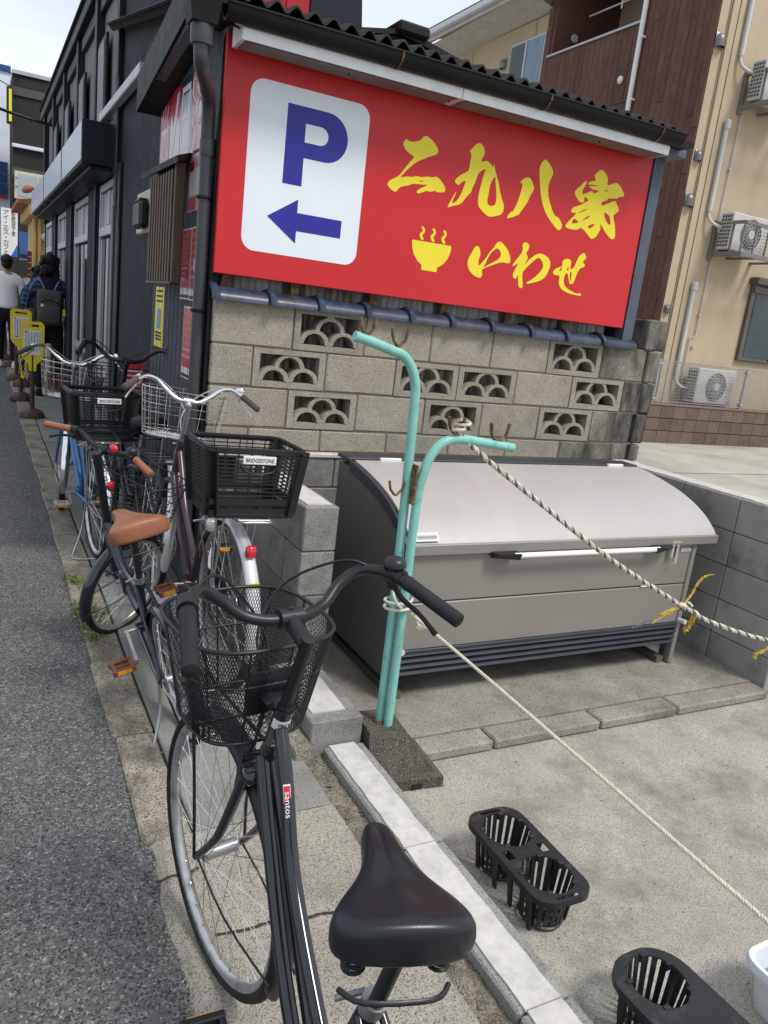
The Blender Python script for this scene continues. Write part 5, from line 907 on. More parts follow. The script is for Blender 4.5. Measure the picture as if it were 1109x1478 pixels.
fray([KN, KN+V((.04, 0, .05)), KN+V((.07, 0, .11)), KN+V((.11, 0, .135)), KN+V((.16, 0, .14))], 26, .007, 'frayed_end', core=.0042)
fray([KN+V((.06, 0, -.03)), KN+V((.10, 0, -.035)), KN+V((.075, 0, -.085)), KN+V((.045, 0, -.125))], 40, .012, 'frayed_end', core=.0035)
fray([KN+V((0, 0, 0)), KN+V((-.05, 0, -.01)), KN+V((-.11, 0, -.03)), KN+V((-.17, 0, -.055))], 42, .010, 'frayed_end', core=.003)
fray([KN+V((-.12, 0, -.035)), KN+V((-.19, 0, -.05)), KN+V((-.26, 0, -.075)), KN+V((-.30, 0, -.075))], 12, .006, 'dark_tail', rope_g, core=.0045)
fray([EN+V((.03, 0, -.005)), EN+V((-.02, 0, -.04)), EN+V((-.07, 0, -.055)), EN+V((-.09, 0, -.075))], 22, .008, 'frayed_end', core=.003)

# ================================================================== PLANTERS
def carrier(name, label, x, y, rot, Lh=.44, Wd=.205, H=.15, pots=2, round_=False):
    t = thing(name, label, 'planter rack', (x, y, -.15), (0, 0, rot), group='black plastic planter racks')
    hw, hl = Wd/2, Lh/2; r = .062 if not round_ else .098
    o = []
    for cx, cy, a0 in ((hw-r, hl-r, 0), (-hw+r, hl-r, pi/2), (-hw+r, -hl+r, pi), (hw-r, -hl+r, 3*pi/2)):
        for i in range(8): a = a0+pi/2*i/7; o.append((cx+r*cos(a), cy+r*sin(a)))
    holes = []; cs_ = [-.108, .108] if pots == 2 else [.10]
    pr = .079
    for c in cs_: holes.append([(pr*cos(2*pi*k/16+.2)*(1.02), c+pr*sin(2*pi*k/16+.2)*1.05) for k in range(16)])
    if pots == 2:
        for sx_ in (-1, 1): holes.append([(sx_*.066-.014, -.020), (sx_*.066-.014, .020), (sx_*.066+.014, .020), (sx_*.066+.014, -.020)])
        for sy_ in (-1, 1): holes.append([(-.04, sy_*.204-.0055), (-.04, sy_*.204+.0055), (.04, sy_*.204+.0055), (.04, sy_*.204-.0055)])
    else:
        for a in (-.05, .012): 
            for b in (-.09, -.145): holes.append([(a, b-.045), (a, b), (a+.052, b), (a+.052, b-.045)])
    part('rim', MB().prism([o]+holes, lambda u, v, w: (u, v, w), H-.004, H), planter_m, t)
    m = MB(); n = len(o); m.add([(a, b, H) for a, b in o]+[(a*1.005, b*1.003, H-.020) for a, b in o]+[(a*.98, b*.99, H-.020) for a, b in o], [(i, (i+1) % n, n+(i+1) % n, n+i) for i in range(n)]+[(n+i, n+(i+1) % n, 2*n+(i+1) % n, 2*n+i) for i in range(n)])
    part('rim_skirt', m, planter_m, t)
    for c in cs_:
        N_ = 20
        for k in range(N_):
            a = 2*pi*(k+.5)/N_; da = 2*pi/N_*(.36 if k % 2 else .30); wl = []
            for rr_, z in ((pr+.001, H-.003), (pr*.80, .012)):
                for s_ in (-1, 1): wl.append((rr_*cos(a+s_*da), c+rr_*1.05*sin(a+s_*da), z))
            i_ = [(p[0]*.965, c+(p[1]-c)*.965, p[2]) for p in wl]
            m = MB().add(wl+i_, [(0, 1, 3, 2), (4, 6, 7, 5), (0, 2, 6, 4), (1, 5, 7, 3), (0, 4, 5, 1), (2, 3, 7, 6)]); part('slat', m, planter_m, t)
        m = MB(); m.tube([(pr*.80*cos(2*pi*k/20), c+pr*.84*sin(2*pi*k/20), .012) for k in range(20)], .006, 5, closed=True)
        m.tube([((pr+.001)*cos(2*pi*k/20), c+pr*1.06*sin(2*pi*k/20), H*.55) for k in range(0)], .003, 4) if 0 else None
        for k in range(4): a = pi*k/4; m.beam((-pr*.8*cos(a), c-pr*.84*sin(a), .008), (pr*.8*cos(a), c+pr*.84*sin(a), .008), .012, .004)
        part('pot_floor', m, planter_m, t)
        for k in range(5): a = (.35, 1.2, 2.8, 4.1, 5.6)[k]; part('clip', MB().bbox(pr*cos(a)-.010, c+pr*1.05*sin(a)-.006, H-.02, pr*cos(a)+.010, c+pr*1.05*sin(a)+.006, H+.004, .002), planter_m, t)
    for sx_ in (-1, 1):
        for sy_ in ((-1, 1, -.3, .3) if pots == 2 else (1, .2)):
            part('leg', MB().add([(sx_*(hw-.012), sy_*(hl-.08)-.012, H-.01), (sx_*(hw-.012), sy_*(hl-.08)+.012, H-.01), (sx_*(hw-.034), sy_*(hl-.08)+.009, 0), (sx_*(hw-.034), sy_*(hl-.08)-.009, 0), (sx_*(hw-.020), sy_*(hl-.08)-.010, H-.01), (sx_*(hw-.020), sy_*(hl-.08)+.010, H-.01), (sx_*(hw-.040), sy_*(hl-.08)+.008, 0), (sx_*(hw-.040), sy_*(hl-.08)-.008, 0)], [(0, 1, 2, 3), (4, 7, 6, 5), (0, 3, 7, 4), (1, 5, 6, 2), (3, 2, 6, 7)]), planter_m, t)
    return t
carrier('planter_rack', 'black two pot planter rack standing alone on the parking floor', 1.510, 1.575, rad(-1))
carrier('planter_rack', 'black planter rack cut off by the lower picture edge, beside the white pot', 1.545, .955, rad(2), Lh=.40, Wd=.235, pots=1, round_=True, H=.14)
wp = thing('white_pot', 'white plastic flower pot at the lower right edge', 'flower pot', (1.905, .93, -.15))
m = MB()
def sqr(r, z, n=24, e=4): return [(1.935+r*math.copysign(abs(cos(2*pi*k/n))**(2/e), cos(2*pi*k/n)), .93+r*math.copysign(abs(sin(2*pi*k/n))**(2/e), sin(2*pi*k/n)), z) for k in range(n)]
RR = [sqr(.070, -.15), sqr(.088, -.03), sqr(.105, -.028), sqr(.110, -.010), sqr(.106, .002), sqr(.092, .0), sqr(.088, -.02), sqr(.078, -.06)]
for i in range(len(RR)-1): m.add(RR[i]+RR[i+1], [(k, (k+1) % 24, 24+(k+1) % 24, 24+k) for k in range(24)])
part('pot', m, white_pot, wp, 50, world=True); part('inner_floor', MB().add(RR[-1], [tuple(range(24))]), M('dusty_soil', (.22, .21, .19), .95, bump=.6, bs=90), wp, world=True)
# weeds
def weed(label, x, y, n, s):
    m = MB()
    for k in range(n):
        a = random.uniform(0, 2*pi); px, py = x+random.gauss(0, s*.5), y+random.gauss(0, s); h = random.uniform(.015, .05); d = V((cos(a), sin(a), 0))*h*random.uniform(.4, 1.3); w = V((-sin(a), cos(a), 0))*random.uniform(.0015, .004); p = V((px, py, gz(y)-.012))
        m.add([p-w, p+w, p+d*.5+w*1.6+V((0, 0, h*.8)), p+d*.5-w*1.6+V((0, 0, h*.8)), p+d+V((0, 0, h*.75))], [(0, 1, 2, 3), (3, 2, 4)])
    o = link('weeds', m.mesh('weeds', grass_m)); o['kind'] = 'stuff'; return o
weed('small green weed tuft at the road edge beside the folding bicycle wheel', .455, 3.72, 150, .07)
weed('smaller weed tuft at the road edge beside the bicycle kickstand', .450, 4.15, 70, .05)
weed('sparse weeds in the kerb gap nearest the folding bicycle pedal', .46, 3.48, 60, .05)
# gritty leaf litter and specks on the floor
m = MB()
for i in range(260):
    x, y = random.uniform(1.3, 3.4), random.uniform(.3, 2.28); r = random.uniform(.0015, .005); a = random.uniform(0, 6); m.add([(x+r*cos(a), y+r*sin(a), -.1505), (x-r*sin(a)*.6, y+r*cos(a)*.6, -.149), (x-r*cos(a), y-r*sin(a), -.1505), (x+r*sin(a)*.5, y-r*cos(a)*.5, -.148)], [(0, 1, 2, 3)])
gr = MB()
for i in range(900):
    y = random.uniform(.2, 5.5); x = .435+eroad(y)-abs(random.gauss(0, .022)); r = random.uniform(.0012, .0045); gr.ell((x, y, gz(y)-.014), (r, r, r*.6), 5, 3)
o = link('kerbside_grit', gr.mesh('kerbside_grit', gravel_m)); o['kind'] = 'stuff'
o = link('floor_litter', m.mesh('floor_litter', oldbase_m), None); o['kind'] = 'stuff'
# ================================================================== BICYCLES
satin_black = M('satin_black_vinyl', (.009, .010, .014), .36, coat=.1, var=.08)
def rot_about(p0, axis, ang): p0 = V(p0); return Matrix.Translation(p0) @ Matrix.Rotation(ang, 4, V(axis)) @ Matrix.Translation(-p0)
def wheel(name, root, hub, R, T, rimmat, nsp=32, tw=.019, hubw=.045, drum=.03, valve=True, seed=0):
    """wheel part: rim + hub, with tyre and spokes as sub-parts; T places it (steering)"""
    hx, hy, hz = hub; n = 56; ri = R-.030
    m = MB(); sec = [(ri-.012, 0), (ri-.006, .010), (ri+.006, .0125), (ri+.007, .009), (ri+.002, 0), (ri+.007, -.009), (ri+.006, -.0125), (ri-.006, -.010)]
    vs = [(hx+r*cos(2*pi*k/n), hy+w, hz+r*sin(2*pi*k/n)) for k in range(n) for r, w in sec]; q = len(sec)
    m.add(vs, [(k*q+i, k*q+(i+1) % q, ((k+1) % n)*q+(i+1) % q, ((k+1) % n)*q+i) for k in range(n) for i in range(q)])
    o = part(name, m.xf(T), rimmat, root, 50)
    m = MB(); m.lathe([(.004, -hubw-.012), (.008, -hubw-.01), (.008, -hubw), (drum, -hubw+.003), (drum, -hubw+.006), (.016, -hubw+.012), (.016, hubw-.012), (drum, hubw-.006), (drum, hubw-.003), (.008, hubw), (.008, hubw+.01), (.004, hubw+.012)], 14, Matrix.Translation(hub) @ Matrix.Rotation(pi/2, 4, 'X'))
    part('hub', m.xf(T), steel, o, 40)
    m = MB(); sec = [(ri+.002, .009), (ri+.010, .0165), (ri+.020, .0175), (ri+.027, .012), (R, .004), (R, -.004), (ri+.027, -.012), (ri+.020, -.0175), (ri+.010, -.0165), (ri+.002, -.009)]; q = len(sec)
    vs = [(hx+r*cos(2*pi*k/n), hy+w*tw/.019, hz+r*sin(2*pi*k/n)) for k in range(n) for r, w in sec]
    m.add(vs, [(k*q+i, k*q+(i+1) % q, ((k+1) % n)*q+(i+1) % q, ((k+1) % n)*q+i) for k in range(n) for i in range(q)])
    part('tyre', m.xf(T), rubber, o, 60)
    m = MB()
    for k in range(nsp):
        a = 2*pi*(k+.3+seed)/nsp; s_ = 1 if k % 2 else -1; off = (.75 if (k//2) % 2 else -.75); b = a+off
        m.tube([(hx+(drum-.002)*cos(b), hy+s_*(hubw-.006), hz+(drum-.002)*sin(b)), (hx+(ri-.010)*cos(a), hy, hz+(ri-.010)*sin(a))], .0011, 4, caps=False)
        m.tube([(hx+(ri-.022)*cos(a), hy+s_*.001, hz+(ri-.022)*sin(a)), (hx+(ri-.008)*cos(a), hy, hz+(ri-.008)*sin(a))], .0023, 4)
    part('spokes', m.xf(T), wire, o)
    return o
def guard(name, root, hub, R, a0, a1, w, mt, T, stays=True, smat=None):
    hx, hy, hz = hub; n = 30; m = MB(); vs = []; prof = [(-1, -.014), (-.92, -.003), (-.6, .004), (0, .008), (.6, .004), (.92, -.003), (1, -.014)]
    for k in range(n+1):
        a = rad(a0+(a1-a0)*k/n); ww = w*(min(1, .55+k/3) if k < 2 else min(1, .55+(n-k)/3) if k > n-2 else 1)
        for d in (0, -.0018): vs += [(hx+(R+b+d)*cos(a), hy+u*ww, hz+(R+b+d)*sin(a)) for u, b in prof]
    q = 7
    for k in range(n):
        for d in (0, 1):
            A0, B0 = k*14+d*7, (k+1)*14+d*7; m.add([], []); m.f += [(A0+i, A0+i+1, B0+i+1, B0+i) for i in range(6)]; m.m += [0]*6
    m.v = vs
    o = part(name, m.xf(T), mt, root, 50)
    if stays:
        for s_ in (-1, 1):
            a = rad(a0+(a1-a0)*(.12 if a0 > 0 or True else .9)); aa = rad(a1-12) if abs(a1) > 150 or a1 < 0 else rad(a1-10)
            m = MB().tube(cr([(hx, hy+s_*.055, hz), (hx+.5*R*cos(aa), hy+s_*.056, hz+.5*R*sin(aa)), (hx+(R+.0)*cos(aa), hy+s_*(w+.003), hz+(R)*sin(aa))], 3), .0026, 5); part('stay', m.xf(T), smat or steel, o)
    return o
def saddle(root, c, mt, s=1.0, under=blackm, srot=0, sxk=1.0):
    cx, cy, cz = c; half = [(.140, 0), (.137, .012), (.128, .020), (.10, .025), (.06, .029), (.02, .040), (-.015, .060), (-.045, .082), (-.075, .096), (-.102, .098), (-.122, .088), (-.134, .062), (-.138, .030), (-.139, 0)]
    hs = [(x, y) for x, y in half]; ol = hs+[(x, -y) for x, y in reversed(hs[1:-1])]; n = len(ol)
    def zt(x): return .014*max(0, (-x-.03)/.1)**1.5-.012*max(0, (x-.08)/.06)+.0
    rings = [(.10, -.060), (.02, -.052), (-.012, -.034), (0, -.018), (.05, -.007), (.16, .0), (.34, .004), (.60, .005), (.95, .005)]
    m = MB(); vs = []
    for k, dz in rings:
        for x, y in ol:
            xc = x*.80; vs.append((cx+s*(x+(xc-x)*max(-.1, k)), cy+s*y*(1-k), cz+s*((dz if x < .02 or dz > -.02 else dz*(.62+.38*max(0, (.06-x)/.04)) if x < .06 else dz*.62)+zt(x))))
    m.add(vs, [(j*n+i, j*n+(i+1) % n, (j+1)*n+(i+1) % n, (j+1)*n+i) for j in range(len(rings)-1) for i in range(n)])
    m.add([vs[(len(rings)-1)*n+i] for i in range(n)], [tuple(range(n))]); m.add(vs[:n], [tuple(reversed(range(n)))])
    RS = Matrix.Translation(V(c)) @ Matrix.Rotation(rad(srot), 4, 'Z') @ Matrix.Diagonal((sxk, 1, 1, 1)) @ Matrix.Translation(-V(c))
    o = part('saddle', m.xf(RS), mt, root, 60); md = o.modifiers.new('soft', 'SUBSURF'); md.levels = 1; md.render_levels = 1
    u = MB()
    for sy_ in (-1, 1):
        u.tube(cr([(cx+.10*s, cy+sy_*.012, cz-.045), (cx+.02, cy+sy_*.022, cz-.075), (cx-.06, cy+sy_*.030, cz-.075), (cx-.10, cy+sy_*.055, cz-.060)], 4), .0045, 6)
        for k in range(3): u.tube([(cx-.085+.014*cos(a), cy+sy_*.058+.014*sin(a), cz-.060-.009*k) for a in [2*pi*q/12 for q in range(12)]], .0035, 5, closed=True)
    u.tube(cr([(cx-.095, cy-.075, cz-.105), (cx-.125, cy-.045, cz-.10), (cx-.125, cy+.045, cz-.10), (cx-.095, cy+.075, cz-.105)], 4), .004, 6)
    u.tube([(cx-.015, cy-.03, cz-.085), (cx-.015, cy+.03, cz-.085)], .013, 10)
    part('springs', u.xf(RS), under, o, 60); return o
def pbasket(root, cx, z0, z1, label=True, wx=.30, wy=.365):
    """injection moulded rear basket: tapered, slatted, with solid corners and a maker's plate on the back"""
    t = .86; hx1, hy1 = wx/2, wy/2; hx0, hy0 = hx1*t, hy1*t; m = MB(); H_ = z1-z0
    def P(u, v, h): k = 1-(1-t)*(1-h); return (cx+u*hx1*k, v*hy1*k, z0+H_*h)
    C4 = [(-1, -1), (1, -1), (1, 1), (-1, 1)]
    rnd = [(-1, -.82), (-.9, -.95), (-.78, -1), (.78, -1), (.9, -.95), (1, -.82), (1, .82), (.9, .95), (.78, 1), (-.78, 1), (-.9, .95), (-1, .82)]
    for (a, b), (c, d) in zip(C4, C4[1:]+C4[:1]):
        g = lambda s_, h: P(a+(c-a)*s_, b+(d-b)*s_, h)
        for h in [.10, .16]+[.255+.058*i for i in range(12)]: m.beam(g(.06, h), g(.94, h), .004, .0042)
        for i in range(1, 7): m.beam(g(i/7, .03), g(i/7, .95), .0036, .004)
        m.beam(g(.0, .215), g(1, .215), .006, .022); m.beam(g(0, .03), g(1, .03), .008, .03)
    slat = part('rear_basket', m, blackp, root)
    for (u, v) in C4:
        m = MB(); p0, p1 = V(P(u*.985, v*.985, 0)), V(P(u*.985, v*.985, 1))
        for dv in (V((-u*.040, 0, 0)), V((0, -v*.040, 0))): m.beam(p0+dv*.5, p1+dv*.5, abs(dv.x)+.006, abs(dv.y)+.006)
        part('corner_post', m, blackp, slat)
    rim_ = MB(); q = [V(P(u, v, 1)) for u, v in rnd]; rim_.tube(q, .008, 6, closed=True, up=(0, 0, 1)); part('rim', rim_, blackp, slat, 50); rim_ = MB(); q2 = [V(P(u*1.03, v*1.03, .965)) for u, v in rnd]; rim_.tube(q2, .006, 6, closed=True); part('rim_lip', rim_, blackp, slat, 50); rim_ = MB()
    q = [V(P(u, v, 0)) for u, v in rnd]; rim_.tube(q, .011, 6, closed=True); part('base_ring', rim_, blackp, slat, 50)
    fl = MB()
    for i in range(11): a = -.9+1.8*i/10; p = V(P(a, -.95, .0)); q = V(P(a, .95, .0)); fl.beam(p, q, .005, .004)
    for i in range(5): a = -.8+1.6*i/4; fl.beam(P(-.95, a, .0), P(.95, a, .0), .010, .006)
    part('floor_grid', fl, blackp, slat)
    ba = MB(); ba.bbox(cx-hx1+.0-.004, -.075, z0+H_*.70, cx-hx1+.004, .075, z0+H_*.97, .002); 
    if label:
        lp_ = part('label_plate', MB().bbox(cx-hx1-.009, -.062, z0+H_*.80, cx-hx1-.003, .062, z0+H_*.925, .002), paper, slat)
        text('lettering', 'BRIDGESTONE', .02, ink, lp_, frame4((cx-hx1-.0098, 0, z0+H_*.862), (0, -1, 0), (0, 0, 1)), wid=.105, hei=.014)
        part('grip_loop', MB().tube(cr([(cx-hx1-.004, -.068, z0+H_*.78), (cx-hx1-.006, -.055, z0+H_*.70), (cx-hx1-.007, 0, z0+H_*.66), (cx-hx1-.006, .055, z0+H_*.70), (cx-hx1-.004, .068, z0+H_*.78)], 4), .004, 6), blackp, slat, 60)
        part('catch', MB().bbox(cx-hx1-.006, -.014, z0+H_*.66, cx-hx1+.004, .014, z0+H_*.80, .003), blackp, slat)
    return slat
def mbasket(root, c, T, mt):
    """front basket of diamond mesh: rounded tapered tub"""
    cx, cy, z0, z1 = c; m = MB(); H_ = z1-z0
    def P(a, h):
        k = .76+.24*h; e = 2/3.2; ca, sa = cos(a), sin(a); return V((cx+.160*k*math.copysign(abs(ca)**e, ca)+(.012*(1-h)), cy+.156*k*math.copysign(abs(sa)**e, sa), z0+H_*h))
    Nn = 138; st = 9
    for s_ in (1, -1):
        for k in range(Nn):
            pts = [P(2*pi*k/Nn+s_*.60*h/st, h/st) for h in range(st+1)]
            m.tube(pts, .0009, 3, caps=False)
    for i in range(34):
        for s_ in (1, -1):
            off = -.30+.60*i/33; pts = []
            for j in range(9):
                u = -.16+.32*j/8; x_ = (u-s_*off)*.72; y_ = (u*s_+off)*.72
                if (x_/.124)**4+(y_/.120)**4 < 1: pts.append((cx+.012+x_, cy+y_, z0))
            if len(pts) > 1: m.tube(pts, .001, 3, caps=False)
    o = part('front_basket', m.xf(T), mt, root)
    m = MB(); nn = 48
    m.tube([P(2*pi*k/nn, 1) for k in range(nn)], .0042, 7, closed=True); m.tube([P(2*pi*k/nn, 0) for k in range(nn)], .004, 7, closed=True); m.tube([P(2*pi*k/nn, .62) for k in range(nn)], .0025, 5, closed=True)
    for a in (0, .7, -.7, 1.45, -1.45, 2.2, -2.2, 2.9, -2.9): m.tube([P(a, h/6) for h in range(7)], .0024, 5)
    m.tube([(cx-.11, cy, z0-.004), (cx+.13, cy, z0-.004)], .004, 6); m.tube([(cx, cy-.12, z0-.004), (cx, cy+.12, z0-.004)], .004, 6)
    part('basket_frame', m.xf(T), mt, o, 60)
    return o
def wbasket(root, c, T, mt, r=.0026, sx=.16, sy=.20, H_=.24, nv=26, rings=(0, .08, .16, .45, .62, .78, .92, 1), tape=.22, e=2/2.6, floor=True):
    cx, cy, z0 = c; m = MB()
    def P(a, h):
        k = 1-tape*(1-h); ca, sa = cos(a), sin(a); return V((cx+sx*k*math.copysign(abs(ca)**e, ca), cy+sy*k*math.copysign(abs(sa)**e, sa), z0+H_*h))
    for h in rings: m.tube([P(2*pi*k/40, h) for k in range(40)], r*(1.5 if h == 1 else 1), 5, closed=True)
    for k in range(nv): a = 2*pi*k/nv; m.tube([P(a, 0), P(a, 1)], r*.75, 4)
    if floor:
        for i in range(-4, 5): u = i/5; m.tube([(cx+sx*.78*u, cy-sy*.78*(1-u*u)**.4, z0), (cx+sx*.78*u, cy+sy*.78*(1-u*u)**.4, z0)], r*.8, 4); m.tube([(cx-sx*.78*(1-u*u)**.4, cy+sy*.78*u, z0), (cx+sx*.78*(1-u*u)**.4, cy+sy*.78*u, z0)], r*.8, 4)
    return part('front_basket', m.xf(T), mt, root, 60)
def bike(name, label, x, y, az, lean, steer, o):
    R = o.get('R', .33); root = thing(name, label, 'bicycle', (x, y, gz(y)+o.get('dz', 0)), (rad(lean), 0, rad(az)), group='bicycles parked along the pavement')
    fm = o['frame']; wb = o.get('wb', 1.09); bbx = o.get('bbx', .46); hubs = (0, 0, R), (wb, 0, R)
    ax = V((-.375, 0, .927)); xa = wb-.058; T0 = Matrix(); T = rot_about((xa, 0, R), ax, rad(steer))
    AX = lambda z: V((xa-.4045*(z-R), 0, z))            # steering axis at height z
    bz = o.get('bar', 1.0); ht, hb = o.get('head', (.80, .655)); bb = V((bbx, 0, o.get('bb', .27)))
    fold = o.get('style') == 'fold'
    wheel('rear_wheel', root, hubs[0], R, T0, o.get('rim', rim_m), 28 if fold else 32, drum=.045, seed=.2); wheel('front_wheel', root, hubs[1], R, T, o.get('rim', rim_m), 28 if fold else 32, drum=.016)
    # frame
    f = MB(); stt = V((bbx-.364*(o.get('seatcl', .60)-bb.z), 0, o.get('seatcl', .60)))
    f.tube([AX(hb-.01), AX(ht)], .0185, 14); f.tube([bb-V((0, .036, 0)), bb+V((0, .036, 0))], .022, 14); f.tube([bb, stt], .0155, 12)
    if fold:
        f.tube(cr([AX(hb+.05), AX(hb+.03)+V((-.10, 0, -.05)), V((bbx+.14, 0, .37)), bb+V((.02, 0, .06))], 5), .022, 12); f.tube(cr([AX(hb+.10), V((bbx+.2, 0, .47)), V((bbx-.07, 0, .46))], 5), .015, 12)
        f.bbox(bbx+.16, -.028, .36, bbx+.21, .028, .46, .006)
    else:
        for s_ in ((-1, 1) if o.get('twin') else (0,)):
            f.tube(cr([AX(hb+.03)+V((0, s_*.012, 0)), AX(hb)+V((-.11, s_*.016, -.085)), V((bbx+.16, s_*.018, bb.z+.15)), bb+V((.03, s_*.016, .03))], 6), .0145 if s_ else .018, 12)
        up = cr([AX(ht-.03), AX(ht-.03)+V((-.07, 0, -.09)), V((bbx+.20, 0, bb.z+.29)), V((bbx+.02, 0, bb.z+.145)), V((bbx-.045, 0, bb.z+.13))], 6)
        f.tube(up, .0145, 12)
    for s_ in (-1, 1):
        f.tube([bb+V((-.02, s_*.03, 0)), V((.12, s_*.048, R-.02+.01)), V((0, s_*.058, R))], .0095, 8); f.tube([stt+V((0, s_*.018, -.02)), V((0, s_*.056, R+.01))], .0075, 8)
        f.bbox(-.012, s_*.058-.003, R-.02, .03, s_*.058+.003, R+.02, .002)
    part('frame', f, fm, root, 50)
    # fork + steered parts
    f = MB(); cz = R+.075+.02 if fold else R+.33+.055 if 0 else R+R+.045; cz = min(cz, hb-.015); f.tube([AX(cz), AX(hb)], .016, 12)
    f.bbox(AX(cz).x-.022, -.045, cz-.02, AX(cz).x+.022, .045, cz+.012, .010)
    for s_ in (-1, 1): f.tube(cr([AX(cz)+V((0, s_*.038, 0)), AX((cz+R)/2)+V((.002, s_*.05, 0)), AX(R+.10)+V((.012, s_*.054, 0)), V((wb, s_*.056, R))], 6), [.0125-.004*i/18 for i in range(19)], 10)
    f.tube([AX(ht), AX(ht+.012)], .021, 14); f.tube([AX(ht+.012), AX(ht+.02)], .017, 14)
    part('fork', f.xf(T), o.get('fork', fm), root, 50)
    cxa = AX(bz); st_ = MB(); st_.tube([AX(ht+.01), AX(bz-.005)+V((0, 0, 0))], .0125 if not fold else .017, 12); bf = o.get('reach', .035); bc = cxa+V((bf, 0, .006))
    st_.tube([AX(bz-.02), bc], .016, 10); st_.tube([bc-V((0, .024, 0)), bc+V((0, .024, 0))], .0185, 12); st_.tube([bc+V((0, 0, .014)), bc+V((0, 0, .02))], .006, 6)
    part('stem', st_.xf(T), o.get('stemm', o.get('barm', steel)), root, 50)
    bw_ = o.get('bw', .29); kind = o.get('barkind', 'up'); bp_ = []
    for s_ in (1, -1):
        if kind == 'up': q = [(0, 0, 0), (.006, .05, -.002), (.022, .10, .010), (.038, .145, .045), (.030, .190, .075), (-.005, .225, .083), (-.055, .255, .072)] ; g0, g1 = (-.06, .258, .070), (-.175, .30, .028)
        elif kind == 'dove': q = [(0, 0, 0), (.004, .05, .004), (.02, .10, .035), (.032, .15, .075), (.015, .20, .085), (-.03, .24, .068)]; g0, g1 = (-.035, .245, .064), (-.150, .295, .032)
        else: q = [(0, 0, 0), (.0, .06, .002), (.008, .12, .018), (.004, .17, .024), (-.008, .2, .02)]; g0, g1 = (-.008, .195, .02), (-.032, .30, .005)
        k = bw_/.30; rk = o.get('rise', 1); q = [bc+V((a, s_*b*k, c*rk)) for a, b, c in q]; g0, g1 = bc+V((g0[0], s_*g0[1]*k, g0[2]*rk)), bc+V((g1[0], s_*g1[1]*k, g1[2]*rk)); bp_.append((q, g0, g1, s_))
    pth = list(reversed(cr(bp_[1][0]+[bp_[1][1]], 6)))+cr(bp_[0][0]+[bp_[0][1]], 6)[1:]
    hbar = part('handlebar', MB().tube(pth, .0112, 12).xf(T), o.get('barm', steel), root, 60)
    gm = o.get('grip', grip_m)
    for q, g0, g1, s_ in bp_:
        d = (g1-g0).normalized(); part('grip', MB().tube([g0-d*.01, g0, g0+d*.006, g1-d*.008, g1, g1+d*.003], [.0142, .0152, .0140, .0145, .0142, .008], 14).xf(T), gm, hbar, 50)
        lv = MB(); dn = V((.3, 0, -1)).normalized(); p0 = g0-d*.03; lv.tube([p0-d*.012, p0+d*.012], .017, 10); lv.ell(p0+dn*.02+V((.008, 0, 0)), (.013, .013, .015), 8, 6)
        lv.tube(cr([p0+dn*.018+V((.012, 0, 0)), p0+dn*.036+d*.035+V((.016, 0, 0)), p0+dn*.042+d*.08+V((.010, 0, 0)), p0+dn*.058+d*.125+V((.006, 0, 0))], 4), [.0075, .0070, .0066, .0062, .0060, .0058, .0056, .0054, .0052, .0052, .0055, .006, .0065], 7, sx=.62)
        part('brake_lever', lv.xf(T), o.get('lever', blackp), hbar, 50)
        cb = MB().tube(cr([p0+dn*.02+V((.02, 0, 0)), p0+V((.075, -s_*.07, .015)), bc+V((.13, s_*.05, .012)), bc+V((.11, -s_*.01, -.09)), AX(ht)+V((.055, s_*.012, -.02)), AX(cz)+V((.04, s_*.012, .02))], 6), .0030, 5)
        part('brake_cable', cb.xf(T), o.get('cable', blackp), hbar, 60)
    q, g0, g1, s_ = bp_[1 if not o.get('bell_left') else 0]; d = (g1-g0).normalized(); bp0 = g0-d*.040+V((0, 0, .020))
    part('bell', MB().lathe([(.018, 0), (.0225, .003), (.022, .011), (.018, .018), (.009, .022), (0, .023)], 18, Matrix.Translation(bp0-V((0, 0, .008)))).tube([g0-d*.033, g0-d*.048], .0145, 10).xf(T), o.get('bell', blackm), hbar, 50)
    if o.get('reflector_front'): part('front_reflector', MB().ell(bc+V((-.01, -.06, .025)), (.012, .02, .018)).xf(T), red_refl, hbar, 50)
    # cranks
    ck = part('crankset', MB().lathe([(.018, -.050), (.07, -.046), (.07, -.042), (.018, -.040)], 24, Matrix.Translation(bb) @ Matrix.Rotation(pi/2, 4, 'X')) if 0 else MB().lathe([(.015, .044), (.066, .044), (.07, .046), (.066, .048), (.015, .050)], 28, Matrix.Translation(bb) @ Matrix.Rotation(pi/2, 4, 'X')).tube([bb-V((0, .085, 0)), bb+V((0, .085, 0))], .008, 8), steel, root, 50)
    ca = rad(o.get('crank', 15))
    for s_ in (-1, 1):
        a = ca+(pi if s_ < 0 else 0); e = bb+V((.165*cos(a), s_*.085, .165*sin(a))); part('crank_arm', MB().beam(bb+V((0, s_*.075, 0)), e, .012, .022), o.get('crankm', steel), ck)
        pe = e+V((0, s_*.055, 0)); m = MB(); m.bbox(pe.x-.045, pe.y-.042, pe.z-.012, pe.x-.028, pe.y+.042, pe.z+.012, .003).bbox(pe.x+.028, pe.y-.042, pe.z-.012, pe.x+.045, pe.y+.042, pe.z+.012, .003).bbox(pe.x-.03, pe.y+s_*.03-.008, pe.z-.012, pe.x+.03, pe.y+s_*.03+.008, pe.z+.012, .003).bbox(pe.x-.03, pe.y-s_*.034-.006, pe.z-.012, pe.x+.03, pe.y-s_*.034+.006, pe.z+.012, .003)
